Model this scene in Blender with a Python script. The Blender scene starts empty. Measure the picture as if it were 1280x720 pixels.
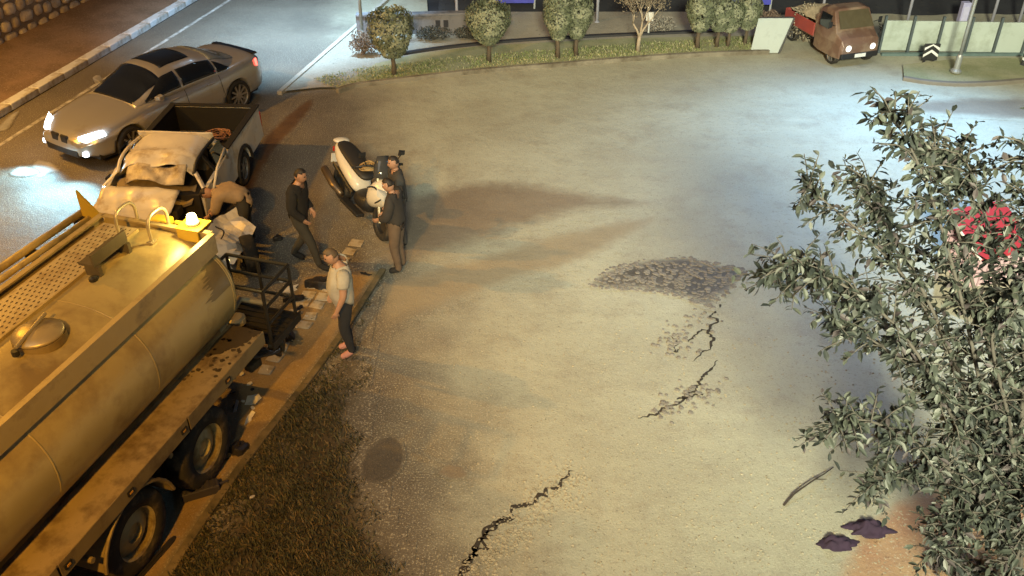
import bpy, bmesh, math, random
from mathutils import Vector, Matrix, noise as mnoise
random.seed(7)
R = math.radians
scene = bpy.context.scene
COL = scene.collection

# ------------------------------------------------------------------ camera
CAM_H, FOC, HOR = 8.6, 1150.0, -420.0          # metres, focal length and horizon row for a 1280 x 720 frame
PITCH = math.atan((360 - HOR) / FOC)
cam_d = bpy.data.cameras.new('camera')
cam = bpy.data.objects.new('camera', cam_d)
COL.objects.link(cam)
cam.location = (0, 0, CAM_H)
cam.rotation_euler = (math.pi / 2 - PITCH, 0, 0)
cam_d.sensor_width = 36.0
cam_d.lens = FOC / 1280.0 * 36.0
cam_d.clip_end = 3000
scene.camera = cam

# ------------------------------------------------------------------ sky, fill sun, exposure
world = bpy.data.worlds.new('World')
scene.world = world
world.use_nodes = True
wn = world.node_tree.nodes
wl = world.node_tree.links
bg = wn['Background']
sky = wn.new('ShaderNodeTexSky')
sky.sky_type = 'NISHITA'
sky.sun_disc = False
SUN_EL, SUN_AZ = 58, 215                       # degrees; azimuth of the light, clockwise from +Y
sky.sun_elevation = R(SUN_EL)
sky.sun_rotation = R(SUN_AZ)
sky.altitude = 50
sky.dust_density = 4.0
wl.new(sky.outputs[0], bg.inputs[0])
bg.inputs[1].default_value = 0.008
sun_d = bpy.data.lights.new('fill_sun', 'SUN')
sun_d.energy = 0.24  # broad warm fill, added to lift the base light
sun_d.angle = R(35)
sun_d.color = (1.0, 0.93, 0.76)
sun = bpy.data.objects.new('fill_sun', sun_d)
COL.objects.link(sun)
_d = Vector((math.sin(R(SUN_AZ)) * math.cos(R(SUN_EL)), math.cos(R(SUN_AZ)) * math.cos(R(SUN_EL)), math.sin(R(SUN_EL))))
sun.rotation_euler = (-_d).to_track_quat('-Z', 'Y').to_euler()
scene.view_settings.view_transform = 'Standard'
scene.view_settings.look = 'None'
scene.view_settings.exposure = 0.74
scene.view_settings.gamma = 1.0
scene.view_settings.use_curve_mapping = False
scene.cycles.use_denoising = True
scene.cycles.max_bounces = 6
scene.cycles.sample_clamp_indirect = 4.0

# ------------------------------------------------------------------ helpers
_c, _s = math.cos(PITCH), math.sin(PITCH)
def spot(px, py, z=0.0):
    """World point at height z measured from the photograph (1280 x 720)."""
    dx, dz = (px - 640) / FOC, -(py - 360) / FOC
    w = Vector((dx, _c + dz * _s, -_s + dz * _c))
    t = (z - CAM_H) / w.z
    return Vector((w.x * t, w.y * t, z))

def node_mat(name):
    m = bpy.data.materials.new(name)
    m.use_nodes = True
    return m, m.node_tree.nodes, m.node_tree.links, m.node_tree.nodes['Principled BSDF']

MATS = {}
def mat(name, col, rough=0.6, metal=0.0, var=0.25, scale=8.0, bump=0.15, bscale=None, dirt=None, dirt_amt=0.5, dirt_scale=2.0, coat=0.0, emit=None, estr=0.0, trans=0.0, bdist=0.01):
    """Procedural paint / metal / cloth: noise-varied colour, optional dirt, fine bump."""
    if name in MATS:
        return MATS[name]
    m, n, l, b = node_mat(name)
    tc = n.new('ShaderNodeTexCoord')
    nz = n.new('ShaderNodeTexNoise')
    nz.inputs['Scale'].default_value = scale
    nz.inputs['Detail'].default_value = 6
    l.new(tc.outputs['Object'], nz.inputs['Vector'])
    mix = n.new('ShaderNodeMix'); mix.data_type = 'RGBA'
    mix.inputs[6].default_value = (*[max(0, c * (1 - var)) for c in col], 1)
    mix.inputs[7].default_value = (*[min(1, c * (1 + var)) for c in col], 1)
    l.new(nz.outputs['Fac'], mix.inputs[0])
    out = mix.outputs[2]
    if dirt:
        n2 = n.new('ShaderNodeTexNoise'); n2.inputs['Scale'].default_value = dirt_scale; n2.inputs['Detail'].default_value = 8
        n2.inputs['Roughness'].default_value = 0.65
        l.new(tc.outputs['Object'], n2.inputs['Vector'])
        rp = n.new('ShaderNodeMapRange')
        rp.inputs[1].default_value = 0.62 - dirt_amt * 0.3; rp.inputs[2].default_value = 0.72 - dirt_amt * 0.15
        l.new(n2.outputs['Fac'], rp.inputs[0])
        m2 = n.new('ShaderNodeMix'); m2.data_type = 'RGBA'
        l.new(rp.outputs[0], m2.inputs[0]); l.new(out, m2.inputs[6])
        m2.inputs[7].default_value = (*dirt, 1)
        out = m2.outputs[2]
    l.new(out, b.inputs['Base Color'])
    b.inputs['Roughness'].default_value = rough
    b.inputs['Metallic'].default_value = metal
    b.inputs['Coat Weight'].default_value = coat
    b.inputs['Transmission Weight'].default_value = trans
    if emit:
        b.inputs['Emission Color'].default_value = (*emit, 1)
        b.inputs['Emission Strength'].default_value = estr
    if bump:
        nb = n.new('ShaderNodeTexNoise'); nb.inputs['Scale'].default_value = bscale or scale * 6; nb.inputs['Detail'].default_value = 4
        l.new(tc.outputs['Object'], nb.inputs['Vector'])
        bm = n.new('ShaderNodeBump'); bm.inputs['Strength'].default_value = bump; bm.inputs['Distance'].default_value = bdist
        l.new(nb.outputs['Fac'], bm.inputs['Height']); l.new(bm.outputs[0], b.inputs['Normal'])
    MATS[name] = m
    return m

class MB:
    """Collects simple solids into one mesh."""
    def __init__(s): s.v = []; s.f = []
    def add(s, vs, fs):
        o = len(s.v); s.v += [tuple(v) for v in vs]; s.f += [tuple(i + o for i in f) for f in fs]; return s
    def box(s, c, d, rz=0, m=None):
        x, y, z = d[0] / 2, d[1] / 2, d[2] / 2
        vs = [Vector((a, b, e)) for e in (-z, z) for a, b in ((-x, -y), (x, -y), (x, y), (-x, y))]
        M = (Matrix.Translation(c) @ Matrix.Rotation(rz, 4, 'Z')) if m is None else Matrix.Translation(c) @ m
        return s.add([M @ v for v in vs], [(3, 2, 1, 0), (4, 5, 6, 7), (0, 1, 5, 4), (1, 2, 6, 5), (2, 3, 7, 6), (3, 0, 4, 7)])
    def tube(s, pts, r, n=8, cap=True):
        pts = [Vector(p) for p in pts]; k = len(pts)
        rs = r if isinstance(r, (list, tuple)) else [r] * k
        o = len(s.v); up = None
        for i, p in enumerate(pts):
            t = (pts[min(i + 1, k - 1)] - pts[max(i - 1, 0)]).normalized()
            if up is None:
                up = Vector((0, 0, 1)) if abs(t.z) < .9 else Vector((1, 0, 0))
            a = (up - t * up.dot(t)).normalized(); up = a; b = t.cross(a)
            for j in range(n):
                q = 2 * math.pi * j / n
                s.v.append(tuple(p + (a * math.cos(q) + b * math.sin(q)) * rs[i]))
        for i in range(k - 1):
            for j in range(n):
                j2 = (j + 1) % n
                s.f.append((o + i * n + j, o + i * n + j2, o + (i + 1) * n + j2, o + (i + 1) * n + j))
        if cap:
            s.f.append(tuple(o + j for j in reversed(range(n)))); s.f.append(tuple(o + (k - 1) * n + j for j in range(n)))
        return s
    def lathe(s, prof, M=None, n=24, closed=False):
        """prof: (r, h) pairs about local Z"""
        o = len(s.v); k = len(prof); M = M or Matrix()
        for r, h in prof:
            for j in range(n):
                q = 2 * math.pi * j / n
                s.v.append(tuple(M @ Vector((r * math.cos(q), r * math.sin(q), h))))
        rng = range(k) if closed else range(k - 1)
        for i in rng:
            i2 = (i + 1) % k
            for j in range(n):
                j2 = (j + 1) % n
                s.f.append((o + i * n + j, o + i * n + j2, o + i2 * n + j2, o + i2 * n + j))
        if not closed:
            s.f.append(tuple(o + j for j in reversed(range(n)))); s.f.append(tuple(o + (k - 1) * n + j for j in range(n)))
        return s
    def loft(s, rings, cap=True, loop=True):
        o = len(s.v); n = len(rings[0])
        for r in rings: s.v += [tuple(p) for p in r]
        for i in range(len(rings) - 1):
            for j in range(n if loop else n - 1):
                j2 = (j + 1) % n
                s.f.append((o + i * n + j, o + i * n + j2, o + (i + 1) * n + j2, o + (i + 1) * n + j))
        if cap and loop:
            s.f.append(tuple(o + j for j in reversed(range(n)))); s.f.append(tuple(o + (len(rings) - 1) * n + j for j in range(n)))
        return s
    def prism(s, poly, z0, z1):
        n = len(poly)
        return s.add([(p[0], p[1], z0) for p in poly] + [(p[0], p[1], z1) for p in poly],
                     [tuple(reversed(range(n))), tuple(range(n, 2 * n))] + [(i, (i + 1) % n, n + (i + 1) % n, n + i) for i in range(n)])
    def sheet(s, poly, z):
        return s.add([(p[0], p[1], z) for p in poly], [tuple(range(len(poly)))])
    def mesh(s, name):
        me = bpy.data.meshes.new(name); me.from_pydata(s.v, [], s.f); me.update()
        bm = bmesh.new(); bm.from_mesh(me); bmesh.ops.recalc_face_normals(bm, faces=bm.faces); bm.to_mesh(me); bm.free()
        return me
    def build(s, name, m, parent=None, smooth=False, bevel=0, sub=0, loc=None, rot=None):
        o = bpy.data.objects.new(name, s.mesh(name))
        COL.objects.link(o)
        if m: o.data.materials.append(m)
        o.parent = parent
        if loc is not None: o.location = loc
        if rot is not None: o.rotation_euler = rot
        if smooth:
            for p in o.data.polygons: p.use_smooth = True
        if bevel:
            b = o.modifiers.new('bevel', 'BEVEL'); b.width = bevel; b.segments = 2; b.limit_method = 'ANGLE'; b.angle_limit = R(35)
        if sub:
            u = o.modifiers.new('sub', 'SUBSURF'); u.levels = sub; u.render_levels = sub
        return o

def tag(o, label=None, cat=None, group=None, kind=None):
    if label: o['label'] = label
    if cat: o['category'] = cat
    if group: o['group'] = group
    if kind: o['kind'] = kind
    return o
def empty(name, loc, rz=0, **kw):
    o = bpy.data.objects.new(name, None); COL.objects.link(o)
    o.location = loc; o.rotation_euler = (0, 0, rz); o.empty_display_size = .2
    return tag(o, **kw)
def copy_tree(o, parent=None):
    c = o.copy(); COL.objects.link(c); c.parent = parent
    for ch in o.children: copy_tree(ch, c)
    return c
def bake(o):
    """Replace an object's mesh by its modifier result."""
    dg = bpy.context.evaluated_depsgraph_get(); dg.update()
    me = bpy.data.meshes.new_from_object(o.evaluated_get(dg))
    o.modifiers.clear(); o.data = me
    return o
def cut(o, cutters):
    """Boolean difference with temporary cutters that are removed again."""
    tmp = []
    for mb in cutters:
        k = mb.build('cutter', None); tmp.append(k); k.parent = o.parent
        m = o.modifiers.new('b', 'BOOLEAN'); m.object = k; m.operation = 'DIFFERENCE'; m.solver = 'EXACT'
    bpy.context.view_layer.update()
    bake(o)
    for k in tmp:
        me = k.data; bpy.data.objects.remove(k); bpy.data.meshes.remove(me)
    return o
def rnd(a, b): return random.uniform(a, b)
def curve_pts(ps, n=8):
    """Catmull-Rom through points."""
    ps = [Vector(p) for p in ps]; out = []
    for i in range(len(ps) - 1):
        p0, p1, p2, p3 = ps[max(i - 1, 0)], ps[i], ps[i + 1], ps[min(i + 2, len(ps) - 1)]
        for k in range(n):
            t = k / n
            out.append(.5 * ((2 * p1) + (p2 - p0) * t + (2 * p0 - 5 * p1 + 4 * p2 - p3) * t * t + (3 * p1 - p0 - 3 * p2 + p3) * t ** 3))
    out.append(ps[-1]); return out
def blob_poly(pts, n=5, jit=0.04):
    q = curve_pts([*pts, pts[0]], n)[:-1]
    return [p + Vector((rnd(-jit, jit), rnd(-jit, jit), 0)) for p in q]

def inside(p, poly):
    c = False; j = len(poly) - 1
    for i in range(len(poly)):
        a, b = poly[i], poly[j]
        if (a[1] > p[1]) != (b[1] > p[1]) and p[0] < (b[0] - a[0]) * (p[1] - a[1]) / (b[1] - a[1]) + a[0]: c = not c
        j = i
    return c
def soft_patch(name, pts, m, z, w=.4, jit=.0, n=5):
    """Stain, worn area, painted shadow: polygon whose rim thins out over w metres (attribute 'soft' 0 at the rim, 1 inside)."""
    ring = curve_pts([*pts, pts[0]], n)[:-1]; k = len(ring); R2 = [(p.x, p.y) for p in ring]
    x0, x1 = min(p[0] for p in R2), max(p[0] for p in R2); y0, y1 = min(p[1] for p in R2), max(p[1] for p in R2)
    st = max(min(x1 - x0, y1 - y0) / 26, max(x1 - x0, y1 - y0) / 90, .02); nx, ny = int((x1 - x0) / st) + 2, int((y1 - y0) / st) + 2
    mb = MB(); vals = []; keep = []
    for iy in range(ny + 1):
        for ix in range(nx + 1):
            x, y = x0 - st / 2 + ix * st, y0 - st / 2 + iy * st; q = (x, y); ok = inside(q, R2); d = 9
            if ok:
                for a, b in zip(R2, R2[1:] + R2[:1]):
                    dx, dy = b[0] - a[0], b[1] - a[1]; t = max(0, min(1, ((x - a[0]) * dx + (y - a[1]) * dy) / max(1e-9, dx * dx + dy * dy)))
                    d = min(d, (x - a[0] - dx * t) ** 2 + (y - a[1] - dy * t) ** 2)
            mb.v.append((x, y, z)); keep.append(ok); vals.append(min(1, math.sqrt(d) / w) if ok else 0)
    for iy in range(ny):
        for ix in range(nx):
            f4 = (iy * (nx + 1) + ix, iy * (nx + 1) + ix + 1, (iy + 1) * (nx + 1) + ix + 1, (iy + 1) * (nx + 1) + ix)
            if any(keep[v] for v in f4): mb.f.append(f4)
    me = bpy.data.meshes.new(name); me.from_pydata(mb.v, [], mb.f); me.update()
    a = me.attributes.new('soft', 'FLOAT', 'POINT'); a.data.foreach_set('value', vals)
    o = bpy.data.objects.new(name, me); COL.objects.link(o); me.materials.append(m)
    return tag(o, kind='structure')

# ------------------------------------------------------------------ ground materials
ROAD = {}
def ground_material(name, c1, c2, speck, rough=.85, big=.35, pale=None, edge=None, speck_scale=55, bump=.5, spk=(.56, .66), soft=False, soft_noise=1.6):
    """Paving, soil, stain or painted shadow. soft: the rim (attribute 'soft' -> 0) thins out in flecks over the road's own surface."""
    if soft: rough, bump = .66, .8
    m, n, l, b = node_mat(name)
    geo = n.new('ShaderNodeNewGeometry')
    def noise(sc, det=6, ro=.6):
        t = n.new('ShaderNodeTexNoise'); t.inputs['Scale'].default_value = sc; t.inputs['Detail'].default_value = det; t.inputs['Roughness'].default_value = ro
        l.new(geo.outputs['Position'], t.inputs['Vector']); return t.outputs['Fac']
    def mixc(f, a, c):
        x = n.new('ShaderNodeMix'); x.data_type = 'RGBA'
        for sock, v in ((x.inputs[0], f), (x.inputs[6], a), (x.inputs[7], c)):
            if isinstance(v, (tuple, list)): sock.default_value = (*v, 1)
            elif isinstance(v, float): sock.default_value = v
            else: l.new(v, sock)
        return x.outputs[2]
    def rng(f, a, c):
        x = n.new('ShaderNodeMapRange'); x.interpolation_type = 'SMOOTHSTEP'
        x.inputs[1].default_value = a; x.inputs[2].default_value = c; l.new(f, x.inputs[0]); return x.outputs[0]
    def colour(c1, c2, speck, big, pale, edge, speck_scale, spk):
        col = mixc(rng(noise(big, 5), .36, .64), c1, c2)
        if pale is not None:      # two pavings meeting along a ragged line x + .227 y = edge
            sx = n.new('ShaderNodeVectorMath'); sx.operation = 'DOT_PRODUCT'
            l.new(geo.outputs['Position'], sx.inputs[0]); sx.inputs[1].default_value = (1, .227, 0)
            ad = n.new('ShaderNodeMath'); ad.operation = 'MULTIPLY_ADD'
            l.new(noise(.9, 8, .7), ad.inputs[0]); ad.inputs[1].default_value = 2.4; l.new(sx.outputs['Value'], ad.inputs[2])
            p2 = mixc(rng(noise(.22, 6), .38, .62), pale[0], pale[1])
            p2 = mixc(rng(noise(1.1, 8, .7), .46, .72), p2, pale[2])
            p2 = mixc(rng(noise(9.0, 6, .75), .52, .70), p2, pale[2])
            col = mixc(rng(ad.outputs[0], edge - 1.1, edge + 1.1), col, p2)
        col = mixc(rng(noise(speck_scale, 3, .7), *spk), col, speck)
        return mixc(rng(noise(speck_scale * .6, 4, .8), .58, .70), col, tuple(c * .45 for c in c1))
    col = colour(c1, c2, speck, big, pale, edge, speck_scale, spk)
    if soft:
        at = n.new('ShaderNodeAttribute'); at.attribute_name = 'soft'
        ad2 = n.new('ShaderNodeMath'); ad2.operation = 'MULTIPLY_ADD'; l.new(noise(soft_noise, 8, .75), ad2.inputs[0]); ad2.inputs[1].default_value = 1.1; l.new(at.outputs['Fac'], ad2.inputs[2])
        ed = n.new('ShaderNodeMath'); ed.operation = 'MULTIPLY'; l.new(rng(ad2.outputs[0], .5, 1.3), ed.inputs[0]); l.new(rng(at.outputs['Fac'], .0, .25), ed.inputs[1])
        col = mixc(ed.outputs[0], colour(**ROAD), col)
    elif not ROAD:
        ROAD.update(c1=c1, c2=c2, speck=speck, big=big, pale=pale, edge=edge, speck_scale=speck_scale, spk=spk)
    l.new(col, b.inputs['Base Color'])
    rr = n.new('ShaderNodeMapRange'); rr.inputs[3].default_value = rough - .2; rr.inputs[4].default_value = rough + .1
    l.new(noise(1.7, 6), rr.inputs[0]); l.new(rr.outputs[0], b.inputs['Roughness'])
    bp = n.new('ShaderNodeBump'); bp.inputs['Strength'].default_value = bump; bp.inputs['Distance'].default_value = .012
    l.new(noise((ROAD['speck_scale'] if soft else speck_scale) * .8, 5, .7), bp.inputs['Height'])
    b2 = n.new('ShaderNodeBump'); b2.inputs['Strength'].default_value = .5; b2.inputs['Distance'].default_value = .05
    l.new(noise(2.2, 4), b2.inputs['Height']); l.new(b2.outputs[0], bp.inputs['Normal']); l.new(bp.outputs[0], b.inputs['Normal'])
    MATS[name] = m
    return m
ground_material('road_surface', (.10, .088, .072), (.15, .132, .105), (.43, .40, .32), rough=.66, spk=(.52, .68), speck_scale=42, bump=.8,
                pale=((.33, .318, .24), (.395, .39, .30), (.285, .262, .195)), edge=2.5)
ground_material('soil', (.17, .115, .075), (.25, .17, .115), (.33, .25, .18), rough=.95, big=1.2, speck_scale=26, bump=.9)
ground_material('red_soil', (.30, .17, .10), (.36, .24, .14), (.42, .33, .24), rough=.95, big=1.4, speck_scale=22, bump=.9, soft=True)
ground_material('verge_earth', (.036, .027, .012), (.06, .043, .02), (.08, .06, .03), rough=.95, big=1.5, speck_scale=30, bump=.9, soft=True, soft_noise=2.5)
ground_material('lawn', (.22, .235, .12), (.33, .32, .20), (.38, .37, .26), rough=.95, big=.9, speck_scale=30, bump=.8)
ground_material('path_paving', (.27, .25, .205), (.33, .31, .255), (.38, .36, .31), rough=.85, big=.6, speck_scale=18, bump=.3)
ground_material('dark_field', (.012, .013, .018), (.022, .024, .03), (.03, .03, .03), rough=.9, big=.5, speck_scale=9)
ground_material('worn_shadow_asphalt', (.18, .145, .105), (.22, .18, .13), (.29, .25, .18), rough=.8, big=.5, soft=True)  # brown tone shared by the painted shadow band and small ground patches
ground_material('pale_shadow_tone', (.265, .225, .155), (.30, .255, .175), (.34, .30, .21), rough=.82, big=.5, soft=True)  # tone of the paler painted shadow band
ground_material('dark_patch', (.075, .066, .054), (.11, .095, .076), (.15, .13, .105), rough=.55, big=1.5, soft=True)  # darker ground tone, also under the gravel
ground_material('pickup_shadow_tone', (.075, .042, .02), (.12, .07, .035), (.16, .11, .06), rough=.5, big=1.2, soft=True, soft_noise=3)  # colour of the pickup's shadow painted on the road
ground_material('gutter_stain', (.20, .135, .06), (.26, .18, .085), (.31, .24, .14), rough=.8, big=1.5, soft=True)
ground_material('concrete_kerb', (.34, .31, .26), (.42, .39, .33), (.5, .47, .42), rough=.85, big=1.5, speck_scale=20)
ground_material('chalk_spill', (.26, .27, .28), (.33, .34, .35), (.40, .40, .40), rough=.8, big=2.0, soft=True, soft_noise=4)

# ------------------------------------------------------------------ setting: terrain, road, verges
g = MB().sheet([(-900, -900), (900, -900), (900, 900), (-900, 900)], -.06).build('ground', MATS['dark_field']); tag(g, kind='structure')

KL0, KL1 = spot(-60, 184), spot(262, -8)                 # left kerb, foot line
kd = (KL1 - KL0).normalized(); kn = Vector((-kd.y, kd.x, 0))   # kn points away from the road (left)
LA, LB = KL0 - kd * 18, KL1 + kd * 14
# far kerb curve of the junction
FK = [spot(424, 117), spot(448, 110), spot(520, 101), spot(600, 92), spot(700, 84), spot(800, 76), spot(880, 71), spot(962, 68)]
FKc = curve_pts(FK, 6)
road_poly = [(-22, -30), (34, -30), (34, 29), (13, 29.0), (7.2, 29.0)] + [(7.2, FKc[-1].y)]
road = MB()
road.sheet([(LA.x, LA.y), (34, LA.y), (34, 27.2), (-2.5, 27.2), (-4.2, 45), (LB.x, LB.y)], 0.0)
road_o = road.build('road', MATS['road_surface']); tag(road_o, kind='structure')

# left dirt bank between kerb and the stone wall
W0, W1 = spot(-70, 112), spot(158, -8)
wd = (W1 - W0).normalized(); wn_ = Vector((-wd.y, wd.x, 0))
bk = MB()
rows = []
for i in range(41):
    t = i / 40
    a = LA.lerp(LB, t) + kn * .30; b = (W0 - wd * 18).lerp(W1 + wd * 14, t) + wn_ * .5
    rows.append([(a.lerp(b, j / 8) + Vector((0, 0, .13 + .22 * j / 8 + .05 * mnoise.noise((i * .9, j * .7, 0))))) for j in range(9)])
bk.loft(rows, cap=False, loop=False)
tag(bk.build('dirt_bank', MATS['soil'], smooth=True), kind='structure')

# kerb of painted stones
kerb = MB(); kerb.box((LA + LB) / 2 + kn * .17 + Vector((0, 0, .05)), ((LB - LA).length, .26, .10), math.atan2(kd.y, kd.x))
kerb_o = kerb.build('roadside_kerb', MATS['concrete_kerb']); tag(kerb_o, kind='structure')
wk = mat('kerb_white', (.62, .64, .66), .75, var=.15, scale=5, dirt=(.34, .30, .25), dirt_amt=.55, dirt_scale=3)
stone_me = MB().box((0, 0, 0), (.985, .30, .165)).mesh('kerb_stone')
stone_me.materials.append(wk)
L_ = (LB - LA).length
i0 = int(((KL0 - LA).length) - 3); i1 = int((KL1 - LA).length) + 3
for i in range(i0, i1):
    o = bpy.data.objects.new('kerb_stone', stone_me); COL.objects.link(o); o.parent = kerb_o
    o.location = LA + kd * (i + .5) + kn * (.152 + rnd(-.008, .008)) + Vector((0, 0, .0835 + rnd(-.004, .006)))
    o.rotation_euler = (0, 0, math.atan2(kd.y, kd.x) + rnd(-.006, .006))
    b = o.modifiers.new('bevel', 'BEVEL'); b.width = .02; b.segments = 2

def strip(name, a, b, w, z, m, seg=30, wob=.006):
    d = (b - a).normalized(); n_ = Vector((-d.y, d.x, 0)); mb = MB(); L1, R1 = [], []
    for i in range(seg + 1):
        p = a.lerp(b, i / seg)
        L1.append(p + n_ * (w / 2 + rnd(-wob, wob))); R1.append(p - n_ * (w / 2 + rnd(-wob, wob)))
    mb.sheet(L1 + R1[::-1], z); return mb.build(name, m)
lp = mat('road_paint', (.55, .55, .52), .7, var=.1, scale=6, dirt=(.20, .19, .17), dirt_amt=.85, dirt_scale=5)
la, lb = spot(-20, 194), spot(300, -8)
tag(strip('edge_line', la - (lb - la) * .5, lb + (lb - la) * .2, .11, .004, lp, 80), kind='structure')

# right-hand kerb of the near street and its grass verge
VK = [spot(150, 815), spot(215, 703), spot(300, 580), spot(395, 458), spot(440, 393), spot(475, 338)]
def edge_pt(t): 
    q = VKc; x = t * (len(q) - 1); i = min(int(x), len(q) - 2); return q[i].lerp(q[i + 1], x - i)
VKc = curve_pts(VK, 8)
gut = MB()   # darker gutter strip with earth and leaf litter
off = []
for i, p in enumerate(VKc):
    t = (VKc[min(i + 1, len(VKc) - 1)] - VKc[max(i - 1, 0)]).normalized(); nn = Vector((-t.y, t.x, 0))
    off.append((p, nn, t))
gpoly = ([p for p, _, _ in off] + [p + nn * (1.15 + .2 * mnoise.noise((i * .7, 0, 3))) for i, (p, nn, _) in reversed(list(enumerate(off)))])
soft_patch('gutter', gpoly[::4], MATS['gutter_stain'], .0095, .16)
vk = MB(); rings = []
for p, nn, t in off:
    rings.append([p + nn * .0 + Vector((0, 0, -.03)), p + Vector((0, 0, .05)), p - nn * .11 + Vector((0, 0, .055)), p - nn * .11 + Vector((0, 0, -.03))])
vk.loft(rings)
tag(vk.build('verge_kerb', mat('mossy_kerb', (.15, .115, .06), .9, var=.3, scale=4, dirt=(.06, .05, .025), dirt_amt=.7, dirt_scale=3), bevel=.01), kind='structure')
VG = [p - nn * .11 for p, nn, _ in off]
verge_far = [spot(468, 372), spot(464, 420), spot(464, 480), spot(460, 560), spot(486, 640), spot(524, 720), spot(550, 815)]
vp = VG + curve_pts(verge_far, 5)
soft_patch('grass_verge', vp[::3], MATS['verge_earth'], .012, .85)

def grass(name, poly, n, h, mats, wid=.008, label=None, fade=None):
    mb = MB(); xs = [p[0] for p in poly]; ys = [p[1] for p in poly]; k = 0; idx = []
    while k < n:
        p = (rnd(min(xs), max(xs)), rnd(min(ys), max(ys)))
        if not inside(p, poly): continue
        k += 1
        if mnoise.noise((p[0] * 1.1, p[1] * 1.1, 5)) < -.25 and random.random() < .7: continue
        if fade and random.random() < fade(p): continue
        hh = h * rnd(.4, 1.15) * (1 + .5 * mnoise.noise((p[0] * 2, p[1] * 2, 1))); a = rnd(0, 6.28); ln = rnd(.2, 1.3) * hh
        w = wid * rnd(.6, 1.4); dx, dy = math.cos(a), math.sin(a)
        mb.add([(p[0] - dy * w, p[1] + dx * w, .015), (p[0] + dy * w, p[1] - dx * w, .015),
                (p[0] + dx * ln * .4 + dy * w * .7, p[1] + dy * ln * .4 - dx * w * .7, hh * .65), (p[0] + dx * ln, p[1] + dy * ln, hh)], [(0, 1, 2, 3)])
        idx.append(random.choices(range(len(mats)), [5, 3, 2][:len(mats)])[0])
    o = MB.build(mb, name, None)
    for m in mats: o.data.materials.append(m)
    o.data.polygons.foreach_set('material_index', idx); o.data.update()
    return tag(o, label, 'grass', kind='stuff')
g1 = mat('grass_blade', (.055, .052, .016), .7, var=.4, scale=3, bump=0)
g2 = mat('grass_dry', (.12, .085, .036), .8, var=.3, scale=3, bump=0)
g3 = mat('grass_dark', (.026, .025, .010), .7, var=.4, scale=3, bump=0)
vfar = curve_pts(verge_far, 5)
def vfade(p):
    d = min(math.hypot(p[0] - q.x, p[1] - q.y) for q in vfar); return max(0, min(1, 1.1 - d / 1.1 + .7 * mnoise.noise((p[0] * 2.5, p[1] * 2.5, 8))))
grass('verge_grass', [(p.x, p.y) for p in vp], 42000, .075, [g3, g1, g2], label='dark rough grass on the verge beside the tanker', fade=vfade)

# sett row in the gutter (each stone a piece of the gutter)
set_row = [spot(322, 478), spot(345, 445), spot(362, 420), spot(380, 392), spot(398, 366), spot(420, 338), spot(437, 315), spot(452, 297)]
sm = mat('sett', (.40, .35, .27), .8, var=.3, scale=9, dirt=(.22, .17, .1), dirt_amt=.5, dirt_scale=6)
gut_o = bpy.data.objects['gutter']
sr = curve_pts(set_row, 12); acc = 0; last = sr[0]; k = 0
setts = []
for a, b in zip(sr, sr[1:]):
    acc += (b - a).length
    if acc > .25:
        acc = 0; t = (b - a).normalized(); nn = Vector((-t.y, t.x, 0))
        for q in ((0,) if b.y < 11.6 or b.y > 13.2 else (-.13, .14)):
            if random.random() < .12: continue
            p = b + nn * q
            setts.append((p, math.atan2(t.y, t.x) + rnd(-.15, .15)))
for p, a in setts:
    w, h = rnd(.19, .225), rnd(.2, .235)
    poly = [(sx * w / 2 + rnd(-.018, .018), sy * h / 2 + rnd(-.018, .018)) for sx, sy in ((-1, -1), (1, -1), (1, 1), (-1, 1))]
    o = MB().prism(poly, 0, .022).build('paving_sett', sm, gut_o, bevel=.012)
    o.location = (p.x, p.y, .0); o.rotation_euler = (0, 0, a)

# far verge: kerb, lawn, path
fk = MB(); rings = []; offF = []
for i, p in enumerate(FKc):
    t = (FKc[min(i + 1, len(FKc) - 1)] - FKc[max(i - 1, 0)]).normalized(); nn = Vector((-t.y, t.x, 0)); offF.append((p, nn))
for p, nn in offF: rings.append([p + Vector((0, 0, -.02)), p + nn * .01 + Vector((0, 0, .10)), p + nn * .13 + Vector((0, 0, .105)), p + nn * .13 + Vector((0, 0, -.02))])
fk.loft(rings); 
tag(fk.build('junction_kerb', mat('dirty_kerb', (.20, .18, .14), .9, var=.3, scale=3, dirt=(.10, .085, .06), dirt_amt=.6, dirt_scale=2), bevel=.015), kind='structure')
lawn_in = [p + nn * .13 for p, nn in offF]
far_edge = [Vector((7.3, 25.0, 0)), spot(780, 52), spot(600, 62), spot(520, 72), spot(470, 84), spot(430, 108)]
lawn_poly = lawn_in + far_edge
tag(MB().sheet(lawn_poly, .10).build('lawn_strip', MATS['lawn']), kind='structure')
tag(MB().sheet([spot(352, 117), spot(400, 112), spot(424, 112)] + far_edge[::-1] + [(7.3, 27.2), (-2.5, 27.2), spot(447, 34)], .06).build('footpath', MATS['path_paving']), kind='structure')
sk0, sk1 = spot(352, 117), spot(447, 34); dk_ = (sk1 - sk0).normalized()
tag(MB().box((sk0 + dk_ * 5) + Vector((0, 0, .05)), (10.2, .12, .10), math.atan2(dk_.y, dk_.x)).build('street_kerb', MATS['concrete_kerb'], bevel=.01), kind='structure')
lg = mat('lawn_blade', (.19, .22, .085), .8, var=.35, scale=3, bump=0); lg2 = mat('lawn_blade_dry', (.34, .32, .19), .8, var=.3, scale=3, bump=0)
lawn_band = [(p.x, p.y) for p in lawn_in] + [(p.x + nn.x * 1.0, p.y + nn.y * 1.0) for p, nn in reversed(offF)]
gl = grass('lawn_grass', lawn_band, 9000, .07, [lg, lg2], .012, 'short pale grass along the junction kerb'); gl.location.z = .09

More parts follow.
